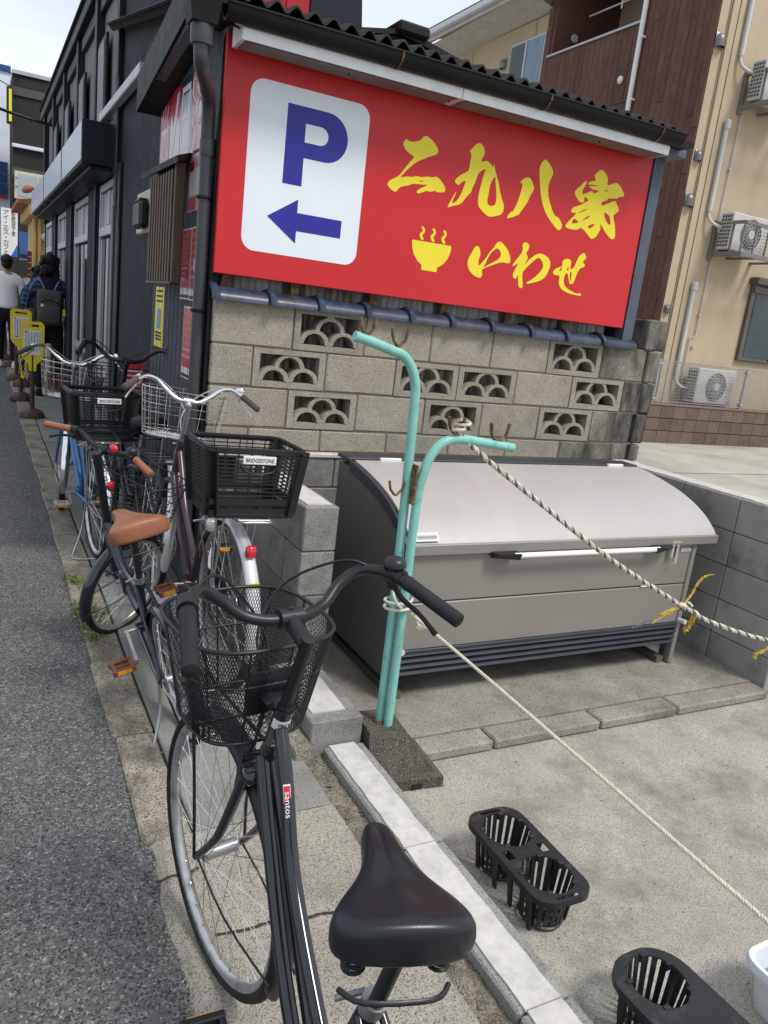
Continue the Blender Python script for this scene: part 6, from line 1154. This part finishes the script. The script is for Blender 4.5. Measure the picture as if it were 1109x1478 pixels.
        m.tube([e, pe+V((0, s_*.03, 0))], .010, 8); m.bbox(pe.x-.048, pe.y-.026, pe.z-.008, pe.x-.0445, pe.y+.026, pe.z+.008, .001, 1); m.bbox(pe.x+.0445, pe.y-.026, pe.z-.008, pe.x+.048, pe.y+.026, pe.z+.008, .001, 1)
        part('pedal', m, [o.get('pedalm', blackp), amber], ck)
    cg = MB(); yy_ = -.053; L_ = [(bbx+.09*cos(a), bb.z+.085*sin(a)) for a in [pi/2-pi*k/12 for k in range(13)]]; L_ = L_+[(0, R-.045), (-.03, R-.03), (-.04, R+.0), (-.03, R+.035), (0, R+.045)]
    cg.prism([L_], lambda u, v, w: (u, w, v), yy_-.006, yy_+.002); part('chain_guard', cg, o.get('cg', blackm), root)
    # seat
    sz = o.get('seat', .80); sc = V((bbx-.364*(sz-.05-bb.z)+o.get('sdx', -.01), 0, sz)); part('seat_post', MB().tube([stt-V((0, 0, .03)), V((bbx-.364*(sz-.07-bb.z), 0, sz-.07))], .0125, 12), o.get('postm', steel), root, 60)
    part('seat_clamp', MB().tube([stt+V((0, 0, -.012)), stt+V((-.009, 0, .014))], .020, 12).tube([stt+V((.02, 0, 0)), stt+V((.03, .045, -.01))], .005, 6), steel, root, 50)
    if not o.get('noseat'): saddle(root, sc, o.get('saddlem', satin_black), o.get('ss', 1), srot=o.get('srot', 0), sxk=o.get('sxk', 1))
    # guards
    gm_ = o.get('guard', steel); guard('rear_mudguard', root, hubs[0], R+.012, 15, 195, .026, gm_, T0); guard('front_mudguard', root, hubs[1], R+.012, *(o.get('fg', (55, 200))), .026, gm_ if not o.get('fguard') else o['fguard'], T, smat=o.get('smat'))
    # stand
    if o.get('stand', 1):
        m = MB(); w_ = .15
        for s_ in (-1, 1): m.tube(cr([(0.02, s_*.058, R), (.03, s_*.075, R*.5), (-.02, s_*.135, .012)], 4), .006, 7)
        m.tube(cr([(-.02, -.135, .010), (-.06, -.10, .006), (-.06, .10, .006), (-.02, .135, .010)], 4), .006, 7); part('kickstand', m, steel, root, 60)
    if o.get('rack') or o.get('pbasket'):
        m = MB(); rz_ = 2*R+.075
        for s_ in (-1, 1): m.tube(cr([(.14, s_*.045, rz_), (.0, s_*.065, rz_), (-.24, s_*.065, rz_), (-.27, s_*.03, rz_)], 4), .005, 7); m.tube([(-.10, s_*.064, rz_), (0, s_*.062, R+.02)], .0048, 7); m.tube([(-.0, s_*.064, rz_), (0, s_*.062, R+.02)], .004, 7)
        for k in range(5): m.tube([(.08-.08*k, -.064, rz_), (.08-.08*k, .064, rz_)], .0035, 6)
        m.tube([(-.27, -.03, rz_), (-.27, .03, rz_)], .005, 6); part('rear_rack', m, o.get('rackm', steel), root, 60)
    if o.get('pbasket'): pbasket(root, o.get('pbx', -.09), 2*R+.085, 2*R+.085+.245)
    a = rad(o.get('refl', 150)); rp = V(((R+.03)*cos(a)-.012, 0, R+(R+.03)*sin(a))); m = MB(); m.bbox(rp.x-.014, -.020, rp.z-.024, rp.x+.012, .020, rp.z+.024, .008); part('rear_reflector', m, red_refl, root, 50)
    if o.get('sticker'): 
        a = rad(148); rp = V(((R+.022)*cos(a), 0, R+(R+.022)*sin(a))); m = MB(); m.beam(rp+V((-.0015, -.018, 0)), rp+V((-.0015, .018, 0)), .002, .022); part('registration_sticker', m, yellow_pl, root)
        part('sticker_print', MB().beam(rp+V((-.003, -.014, .004)), rp+V((-.003, .014, .004)), .001, .005).beam(rp+V((-.003, -.012, -.005)), rp+V((-.003, .010, -.005)), .001, .004), ink, root)
    if o.get('lock'): part('ring_lock', MB().tube([(.08+.0, .052*cos(q), 2*R-.005+.045*sin(q)) for q in [pi*k/10 for k in range(-2, 13)]], .010, 8).bbox(.062, .035, 2*R-.06, .10, .075, 2*R-.01, .008), whitish, root, 50)
    fb = o.get('fbasket'); bx = AX(ht).x+o.get('fbx', .185)
    if fb == 'mesh':
        z0, z1 = o.get('fbz', (.665, .925)); mbasket(root, (bx, 0, z0, z1), T, blackm)
        m = MB()
        for s_ in (-1, 1): part('basket_strut', MB().tube(cr([(wb, s_*.062, R), (wb+.005, s_*.066, R+.18), (bx+.06, s_*.085, z0-.005)], 4), .0038, 7).xf(T), blackm, root, 50)
        m.bbox(AX(ht).x+.01, -.032, ht+.012, bx-.105, .032, ht+.018, .002); m.bbox(bx-.125, -.055, ht-.03, bx-.118, .055, ht+.06, .002)
        part('basket_bracket', m.xf(T), blackm, root, 50)
    elif fb == 'oval':
        z0 = o.get('fbz', ht+.015); wbasket(root, (bx, 0, z0), T, wire, .0021, o.get('fsx', .155), .205, .225, 22, tape=.14, rings=(0, .07, .14, .5, .68, .84, 1))
        part('basket_bracket', MB().bbox(AX(ht).x, -.04, z0-.02, bx-.10, .04, z0-.014, .002).xf(T), steel, root); [part('basket_strut', MB().tube([(wb, q_*.06, R), (bx+.06, q_*.07, z0)], .003, 6).xf(T), steel, root) for q_ in (-1, 1)]
    elif fb == 'black':
        z0, hh, sy_ = o.get('fbz', (ht-.02, .22, .17)); wbasket(root, (bx, 0, z0), T, blackm, .0022, .125, sy_, hh, 24, rings=(0, .2, .4, .6, .8, 1), tape=.22, e=2/6)
        part('basket_bracket', MB().bbox(AX(ht).x, -.03, z0+.05, bx-.09, .03, z0+.056, .002).xf(T), blackm, root)
    if o.get('lamp'): part('headlamp', MB().lathe([(.012, -.03), (.026, -.01), (.030, .025), (.024, .03)], 14, Matrix.Translation((wb-.10, -.075, R+.20)) @ Matrix.Rotation(pi/2, 4, 'Y')).tube([(wb-.10, -.07, R+.2), (wb-.06, -.05, R+.12)], .005, 6).xf(T), o.get('lampm', blackp), root, 50)
    if o.get('caliper'): part('brake_caliper', MB().bbox(AX(cz).x+.02, -.038, cz-.03, AX(cz).x+.05, .038, cz+.012, .008).tube([AX(cz)+V((.03, -.04, -.05)), AX(cz)+V((.035, -.02, .02)), AX(cz)+V((.035, .03, .025)), AX(cz)+V((.03, .042, -.05))], .006, 8).xf(T), blackp, root, 50)
    return root, T, AX, bb
# foreground black city bicycle
A, TA, AXA, bbA = bike('city_bicycle', 'black city bicycle nearest the camera with mesh front basket and black saddle', .471, .43, 89.3, 2.0, 8.5, dict(frame=gloss_black, rim=rim_m, bar=1.0, barkind='up', bw=.256, rise=.85, barm=blackm, stemm=blackm, twin=True, fbasket='mesh', fbz=(.718, .938), fbx=.178, caliper=True, guard=blackm, crank=4, wb=1.06, bbx=.46, seat=.815, ss=1.0, srot=-15, sdx=.065, sxk=.93, R=.325, reach=.075, stand=1, postm=blackm, smat=blackm, fg=(78, 205), head=(.815, .66)))
def wrap(nm, root, p, q, r, a0, a1, mt, lay=.0006, n=6):
    p, q = V(p), V(q); d = (q-p).normalized(); u = V((0, 1, 0)); w = d.cross(u).normalized(); L_ = MB(); vs = []
    for s_ in (p, q):
        for k in range(n+1): a = rad(a0+(a1-a0)*k/n); vs.append(s_+(w*cos(a)+u*sin(a))*(r+lay))
    L_.add(vs, [(k, k+1, n+2+k, n+1+k) for k in range(n)]); return part(nm, L_, mt, root, 60)
# labels on the foreground frame
P0, P1_ = AXA(.80), AXA(.70)
wrap('name_label', A, AXA(.806), AXA(.782), .0187, 105, 255, paper); wrap('data_label', A, AXA(.779), AXA(.735), .0187, 105, 255, M('grey_label', (.09, .09, .095), .5))
def face4(root, p, q, off, flip=False):
    """text frame on a tube side facing up and back, running along the tube"""
    p, q = V(p), V(q); d = (q-p).normalized(); nrm = d.cross(V((0, 1, 0))).normalized(); nrm = nrm if nrm.x < 0 else -nrm; return (p+q)/2+nrm*off, d, nrm
c_, d_, n_ = face4(A, AXA(.806), AXA(.782), .0196)
text('lettering', 'TB6T', .02, ink, A, frame4(c_, (0, -1, 0), d_ if d_.z > 0 else -d_), wid=.026, hei=.013)
for k in range(3): c2, d2, n2 = face4(A, AXA(.772-.013*k), AXA(.768-.013*k), .0196); part('print_line', MB().beam(c2+V((0, .012, 0)), c2-V((0, .010, 0)), .0006, .0022), paper, A)
up = cr([AXA(.785), AXA(.785)+V((-.07, 0, -.09)), V((.67, 0, .56)), V((.49, 0, .415)), V((.425, 0, .40))], 6)
for side_ in (1,):
    p, q = up[6], up[9]
    vs = []; fs = []
    for i in range(6, 10):
        d = (up[i+1]-up[i-1]).normalized(); w = d.cross(V((0, 1, 0))).normalized(); w = w if w.z > 0 else -w
        for a in (-8, 18, 44): vs.append(up[i]+(w*cos(rad(a))+V((0, side_, 0))*sin(rad(a)))*.0152)
    fs = [(j*3+k, j*3+k+1, j*3+k+4, j*3+k+3) for j in range(3) for k in range(2)]
    part('maker_label', MB().add(vs, fs), paper, A, 60)
    vs = []
    for i in range(6, 10):
        d = (up[i+1]-up[i-1]).normalized(); w = d.cross(V((0, 1, 0))).normalized(); w = w if w.z > 0 else -w; sh = d*(.003 if i == 6 else -.003 if i == 9 else 0)
        for a in (-4, 18, 40): vs.append(up[i]+sh+(w*cos(rad(a))+V((0, side_, 0))*sin(rad(a)))*.0156)
    lab = part('label_ground', MB().add(vs, fs), M('label_red', (.55, .02, .05), .4), A, 60)
mid = (up[7]+up[8])/2; d = (up[9]-up[6]).normalized(); w = d.cross(V((0, 1, 0))).normalized(); w = w if w.z > 0 else -w; nn_ = (w*cos(rad(18))+V((0, 1, 0))*sin(rad(18)))
text('lettering', 'santos', .02, paper, A, frame4(mid+nn_*.0168, d, nn_.cross(d)), wid=.046, hei=.0085)
brown_pedal = M('brown_pedal_plastic', (.16, .065, .035), .5)
# navy folding bicycle
bike('folding_bicycle', 'dark navy folding bicycle with tan saddle, tan grips and black wire basket', .675, 2.52, 94, -13.5, -60, dict(R=.25, frame=navy_paint, rim=rim_m, style='fold', wb=.98, bbx=.40, bb=.28, bar=.955, head=(.66, .52), barkind='flat', bw=.275, barm=blackm, stemm=blackm, grip=tan_grip, saddlem=tan_grip, ss=1.1, srot=6, sdx=.02, seat=.79, seatcl=.52, guard=navy_paint, fg=(60, 205), fbasket='black', fbz=(.60, .21, .165), fbx=.20, crank=200, pedalm=brown_pedal, stand=1, cg=blackm, postm=blackm, fork=navy_paint, reflector_front=1, smat=blackm))
# brown purple bicycle with rear basket
bike('purple_city_bicycle', 'brown purple city bicycle with large black rear basket and bent silver handlebar', .856, 2.82, 91.5, 1.5, -10, dict(R=.345, dz=.03, refl=127, frame=purple_paint, twin=True, bar=1.045, head=(.84, .66), barkind='dove', bw=.30, barm=chrome, stemm=steel, lever=whitish, grip=M('brown_grip', (.085, .060, .055), .6), guard=whitish, fbasket='oval', fbx=.13, fsx=.11, pbasket=True, pbx=-.08, sticker=True, lock=True, noseat=True, crank=250, crankm=whitish, cable=whitish, bell=chrome, fg=(40, 200)))
# blue bicycle
bike('blue_city_bicycle', 'blue city bicycle with black rear basket, chrome mudguards and oval wire basket', .605, 4.56, 94.5, 0, -11, dict(R=.325, frame=blue_paint, bar=1.03, head=(.82, .66), barkind='dove', bw=.325, barm=chrome, stemm=steel, lever=whitish, grip=M('grey_grip', (.05, .05, .055), .6), guard=chrome, fbasket='oval', fbx=.17, fbz=.80, pbasket=True, pbx=-.08, noseat=True, crank=190, pedalm=steel, cable=whitish, bell=chrome, fg=(40, 205)))
# black bicycle behind
E_, TE, AE, bE = bike('black_city_bicycle', 'black city bicycle between the blue one and the poster wall with raised black handlebar', .80, 4.02, 94, 1, -4, dict(R=.33, frame=gloss_black, bar=1.13, head=(.82, .66), barkind='up', bw=.285, barm=blackm, stemm=blackm, guard=blackm, fbasket='black', fbz=(.84, .24, .17), fbx=.19, seat=.89, saddlem=blackm, crank=30, rack=True, rackm=blackm, rim=blackm))
pk = single('red_flyer', MB().bbox(.80, 5.02, .93, .93, 5.03, 1.13, .002), poster_red, 'red and white flyer standing in the wire basket of the black bicycle', 'flyer')
for k in range(5): part('print_line', MB().box(-.05, -.0075, .02+.03*k, .05, -.0055, .032+.03*k), poster_white if k else poster_gold, pk)
lin = MB()
for k in range(28):
    a = 2*pi*k/28; ca, sa = cos(a), sin(a); e = 2/2.6; x_ = .118*math.copysign(abs(ca)**e, ca); y_ = .165*math.copysign(abs(sa)**e, sa); lin.beam((.575+y_, 5.53+x_, .865), (.575+y_*1.06, 5.53+x_*1.06, .975), .030, .004)
single('basket_liner', lin, wicker, 'brown woven liner standing inside the oval basket of the blue bicycle', 'liner')
# ================================================================== QUEUE STANDS
def stand(label, x, y, board=True, h=.80, z0=None):
    z0 = gz(y); t = thing('queue_stand', label, 'stand', (x, y, z0), group='brown queue stands with yellow boards')
    part('base', MB().lathe([(.135, 0), (.140, .015), (.128, .055), (.085, .085), (.045, .095), (.035, .10)], 8, Matrix.Rotation(pi/8, 4, 'Z')), brown_pl, t, 30)
    part('post', MB().tube([(0, 0, .09), (0, 0, h)], .024, 10), brown_pl, t, 60)
    if board:
        yp = part('board', MB().prism([[(-.115, h), (-.10, h-.03), (-.04, h-.10), (-.035, h-.17), (.035, h-.17), (.04, h-.10), (.10, h-.03), (.115, h), (.118, h+.33), (.09, h+.36), (-.09, h+.36), (-.118, h+.33)], [(-.065, h+.33), (.065, h+.33), (.065, h+.305), (-.065, h+.305)]], lambda u, v, w: (u, w, v), -.022, .022), yellow_pl, t)
        pp_ = part('notice', MB().box(-.088, -.026, h+.01, .088, -.0225, h+.27), paper, yp)
        m = MB()
        for i in range(6):
            z = h+.25
            while z > h+.045:
                w = random.uniform(.008, .016); m.box(.072-.028*i-w/2, -.0285, z-w, .072-.028*i+w/2, -.0262, z-w*.65); m.box(.072-.028*i-.002, -.0285, z-w, .072-.028*i+.002, -.0262, z); z -= w+.007
            if i == 4: m.box(-.06, -.028, h+.03, -.03, -.0262, h+.04)
        part('notice_print', m, ink, pp_)['kind'] = 'stuff'; part('red_mark', MB().box(-.075, -.0285, h+.245, -.055, -.0262, h+.26), ink_red, pp_)
    return t
s1 = stand('nearest brown queue stand with a yellow notice board facing the camera', .533, 9.35, h=.68)
s2 = stand('second brown queue stand with yellow board, partly hidden by the nearest board', .475, 10.6, h=.74)
for i, (x, y) in enumerate(((.56, 11.9), (.50, 12.5), (.50, 14.2), (.44, 15.3))): stand(('third queue stand base in the row, beyond the two yellow boards', 'fourth queue stand in the row, between the third and the white shoe', 'fifth queue stand beside the walker in white', 'farthest queue stand at the left picture edge')[i], x, y, board=False, h=.5)
ch = MB(); cp = [V((.46, 10.45, 1.02)).lerp(V((.52, 9.5, 1.02)), t/18)-V((0, 0, .42*4*(t/18)*(1-t/18))) for t in range(19)]
cp = [V((.445, 10.4, .74-.33*sin(pi*t/20)))+V((.075*t/20, -.3*t/20, 0)) for t in range(21)]
for i in range(20): c = (cp[i]+cp[i+1])/2; d = (cp[i+1]-cp[i]).normalized(); u = d.cross(V((1, .2, 0))).normalized() if i % 2 else d.cross(V((.1, 1, 0))).normalized(); ch.tube([c+d*.022*cos(a)+u*.012*sin(a) for a in [2*pi*k/10 for k in range(10)]], .004, 5, closed=True)
single('plastic_chain', ch, yellow_pl, 'yellow plastic chain hanging in a loop from the second queue stand', 'chain')
# ================================================================== PEOPLE
def skinfig(name, P, E, mat, parent, lv=2, root=0):
    me = bpy.data.meshes.new(name); me.from_pydata([p[:3] for p in P], E, []); o = link(name, me, parent); me.materials.append(mat)
    sk = o.modifiers.new('skin', 'SKIN'); sk.use_smooth_shade = True
    L = me.skin_vertices[0].data
    for i, p in enumerate(P): r = p[3]; L[i].radius = r if isinstance(r, tuple) else (r, r); L[i].use_root = (i == root)
    s_ = o.modifiers.new('sub', 'SUBSURF'); s_.levels = lv; s_.render_levels = lv; return o
def hand(P, E, wi, w, d, s_):
    """palm + five fingers continuing from wrist index wi at point w, direction d"""
    w, d = V(w), V(d).normalized(); side = V((0, 1, 0)) if abs(d.y) < .9 else V((1, 0, 0)); side = (side-d*side.dot(d)).normalized(); b = len(P)
    P.append((*(w+d*.045), (.040, .018))); E.append((wi, b)); n = d.cross(side)
    for k, (o_, L_) in enumerate(((-.030, .060), (-.010, .075), (.010, .080), (.030, .070))):
        i = len(P); q = w+d*.085+side*o_; P += [(*q, .0095), (*(q+d*L_*.5+n*.006*s_), .0085), (*(q+d*L_+n*.022*s_), .007)]; E += [(b, i), (i, i+1), (i+1, i+2)]
    i = len(P); q = w+d*.03-side*.038; P += [(*q, .011), (*(q+d*.035-side*.022), .0095), (*(q+d*.06-side*.025), .008)]; E += [(b, i), (i, i+1), (i+1, i+2)]
def person(label, x, y, az, hgt, top, legs, shoes, hairk, armL, armR, stride=.10, topr=1.0):
    """faces +x locally, then turned by az; armL / armR give elbow and wrist"""
    s = hgt/1.72; t = thing('person', label, 'person', (x, y, gz(y)), (0, 0, rad(az)))
    t.scale = (s, s, s)
    hx = stride
    P = [(0, 0, .93, (.12, .15)), (0, 0, 1.10, (.10, .13)), (0, 0, 1.28, (.11, .15)), (0, 0, 1.40, (.085, .13)), (.0, 0, 1.47, .052), (.01, 0, 1.53, .05), (.02, 0, 1.60, (.085, .072)), (.015, 0, 1.68, (.075, .065))]
    E = [(0, 1), (1, 2), (2, 3), (3, 4), (4, 5), (5, 6), (6, 7)]
    for s_, arm, f in ((1, armL, 1), (-1, armR, -1)):
        i = len(P); e, w = arm; P += [(0, s_*.175, 1.385, .058), (*e, .042), (*w, .028)]; E += [(3, i), (i, i+1), (i+1, i+2)]; hand(P, E, i+2, w, V(w)-V(e), s_)
        i = len(P); P += [(0, s_*.09, .86, .085), (f*hx*.5+.01, s_*.095, .48, .058), (f*hx-.01, s_*.10, .10, .040), (f*hx+.06, s_*.105, .045, (.04, .03)), (f*hx+.14, s_*.108, .03, (.035, .022))]; E += [(0, i), (i, i+1), (i+1, i+2), (i+2, i+3), (i+3, i+4)]
    b_ = skinfig('body', P, E, skin, t)
    # face on the head (far side from the camera)
    f = MB(); f.ell((.105, 0, 1.585), (.016, .012, .022), 8, 6)
    for s_ in (-1, 1): f.ell((.015, s_*.074, 1.60), (.018, .010, .030), 8, 6)
    part('ears_and_nose', f, skin, t, 60); f = MB()
    for s_ in (-1, 1): f.ell((.092, s_*.032, 1.625), (.007, .014, .006), 8, 5)
    f.ell((.098, 0, 1.545), (.005, .024, .005), 8, 5); part('eyes_and_mouth', f, ink, t, 60)
    P2 = [(0, 0, .90, (.135, .165)), (0, 0, .98, (.135, .168)), (0, 0, 1.14, (.125, .158)), (0, 0, 1.30, (.128, .172)), (0, 0, 1.41, (.10, .140)), (0, 0, 1.50, .064)]; E2 = [(0, 1), (1, 2), (2, 3), (3, 4), (4, 5)]
    for s_, arm in ((1, armL), (-1, armR)):
        i = len(P2); e, w = arm; w = V(w); e_ = V(e); w2_ = e_.lerp(w, .92); P2 += [(0, s_*.18, 1.375, .076*topr), (*e, .060*topr), (*w2_, .046)]; E2 += [(4, i), (i, i+1), (i+1, i+2)]
    skinfig('top', P2, E2, top, t)
    P3 = [(0, 0, .99, (.118, .150)), (0, 0, .90, (.125, .158))]; E3 = [(0, 1)]
    for s_, f_ in ((1, 1), (-1, -1)): i = len(P3); P3 += [(0, s_*.088, .80, .100), (f_*hx*.5+.012, s_*.095, .47, .078), (f_*hx-.008, s_*.10, .09, .062)]; E3 += [(1, i), (i, i+1), (i+1, i+2)]
    skinfig('trousers', P3, E3, legs, t)
    for s_, f_ in ((1, 1), (-1, -1)):
        m = MB(); o_ = [(-.075, 0), (-.07, .03), (-.02, .042), (.06, .046), (.13, .044), (.175, .02), (.178, 0)]; ol = o_+[(a, -b) for a, b in reversed(o_[1:-1])]; n = len(ol); vs = []
        for k, z in ((1.03, 0), (1.05, .02), (1, .035), (.86, .065), (.5, .10)): vs += [(f_*hx+.0+(a*k if z < .06 else (-.0+a*k*.7-.02)), s_*.105+b*k, z) for a, b in ol]
        m.add(vs, [(j*n+i, j*n+(i+1) % n, (j+1)*n+(i+1) % n, (j+1)*n+i) for j in range(4) for i in range(n)]); m.add(vs[:n], [tuple(range(n))]); m.add(vs[-n:], [tuple(range(n))]); part('shoe', m, shoes, t, 50)
    h = MB()
    if hairk == 'short': h.ell((-.008, 0, 1.665), (.108, .094, .085), 18, 12); h.ell((-.045, 0, 1.60), (.065, .078, .075), 14, 10)
    else:
        h.ell((-.01, 0, 1.665), (.118, .108, .095), 18, 12); h.ell((-.055, 0, 1.585), (.085, .110, .10), 16, 10)
        for k in range(60): a = random.uniform(0, 2*pi); z = random.uniform(1.50, 1.70); h.ell((-.04+.095*cos(a)*.8-.01, .098*sin(a), z), (.022, .022, .030), 7, 5)
    h.v = [(p[0]+.004*sin(p[2]*160+p[1]*120), p[1]+.004*sin(p[0]*150+p[2]*90), p[2]+.003*sin(p[1]*170)) for p in h.v]
    part('hair', h, hair, t, 70); return t
p1 = person('person in white sweatshirt and black trousers walking away at the left edge', .43, 14.2, 90, 1.74, cloth_w, cloth_k, shoe_w, 'short', ((-.06, .24, 1.13), (.02, .25, .93)), ((.03, -.25, 1.13), (-.02, -.27, .93)), .14, 1.05)
p2_ = person('person with wavy black hair, navy vest, blue plaid sleeves and grey backpack', .815, 11.0, 88, 1.76, plaid_m, cloth_k, cloth_k, 'wavy', ((.04, .285, 1.14), (.20, .24, 1.02)), ((.04, -.285, 1.14), (.18, -.22, 1.0)), .06, 1.0)
skinfig('vest', [(0, 0, .93, (.16, .19)), (0, 0, 1.14, (.15, .185)), (0, 0, 1.28, (.16, .205)), (0, 0, 1.40, (.13, .185)), (0, 0, 1.50, .082), (0, .17, 1.385, .088), (0, -.17, 1.385, .088)], [(0, 1), (1, 2), (2, 3), (3, 4), (3, 5), (3, 6)], cloth_n, p2_)
bp2 = thing('backpack', 'grey backpack with round badge worn by the person in the navy vest', 'backpack', (.815, 11.0, gz(11)), (0, 0, rad(88)))
m = MB(); m.bbox(-.30, -.145, .93, -.15, .145, 1.36, .045, seg=3); part('bag_body', m, cloth_g, bp2, 60)
part('front_pocket', MB().bbox(-.335, -.12, .96, -.29, .12, 1.17, .02, seg=2), cloth_g, bp2, 60)
part('pocket_zip', MB().tube(cr([(-.305, -.12, 1.17), (-.312, -.06, 1.235), (-.312, .06, 1.235), (-.305, .12, 1.17)], 4), .006, 6), ink, bp2, 60)
for s_ in (-1, 1): part('strap', MB().tube(cr([(-.19, s_*.05, 1.34), (-.16, s_*.09, 1.44), (-.05, s_*.125, 1.475), (.06, s_*.12, 1.42)], 4), .026, 8, sx=.4), M('grey_strap', (.20, .20, .20), .8), bp2, 60)
for (y_, z_, c) in ((.09, 1.17, paper), (-.07, 1.24, M('green_badge', (.03, .16, .11), .4))): part('badge', MB().lathe([(0, .006), (.02, .006), (.02, 0)], 14, frame4((-.337 if z_ < 1.2 else -.304, y_, z_), (0, -1, 0), (0, 0, 1)), caps=False), c, bp2)
part('green_tag', MB().bbox(-.30, -.185, 1.06, -.28, -.145, 1.14, .006), M('lime_tag', (.45, .72, .05), .5), bp2)
p3_ = person('person in black standing beyond the backpack wearer, mostly hidden', .80, 12.6, 85, 1.62, cloth_k, cloth_k, cloth_k, 'wavy', ((.08, .24, 1.12), (.22, .12, 1.0)), ((.06, -.25, 1.12), (.05, -.27, .9)), .05)
p4_ = person('person in dark brown reaching a hand to the second yellow board', .74, 11.95, 90, 1.60, M('dark_brown_knit', (.05, .03, .028), .85), cloth_k, cloth_k, 'short', ((.0, .27, 1.24), (-.18, .25, 1.36)), ((.05, -.24, 1.12), (.15, -.2, 1.0)), .05) if 0 else None
hb_ = thing('shoulder_bag', 'grey shoulder bag hanging left of the backpack', 'bag', (.60, 10.9, gz(11)+.85))
part('bag', MB().bbox(-.08, -.05, 0, .06, .05, .26, .03, seg=2), cloth_g, hb_, 60); part('bag_strap', MB().tube(cr([(-.06, 0, .25), (-.02, .02, .45), (.08, .05, .62)], 4), .010, 6, sx=.5), cloth_g, hb_, 60)
cb_ = single('cream_tote_bag', MB().bbox(.76, 10.78, .30, .84, 10.86, .80, .03, seg=2), cream, 'long cream bag hanging between the dark trousers of the walkers', 'bag', 60)
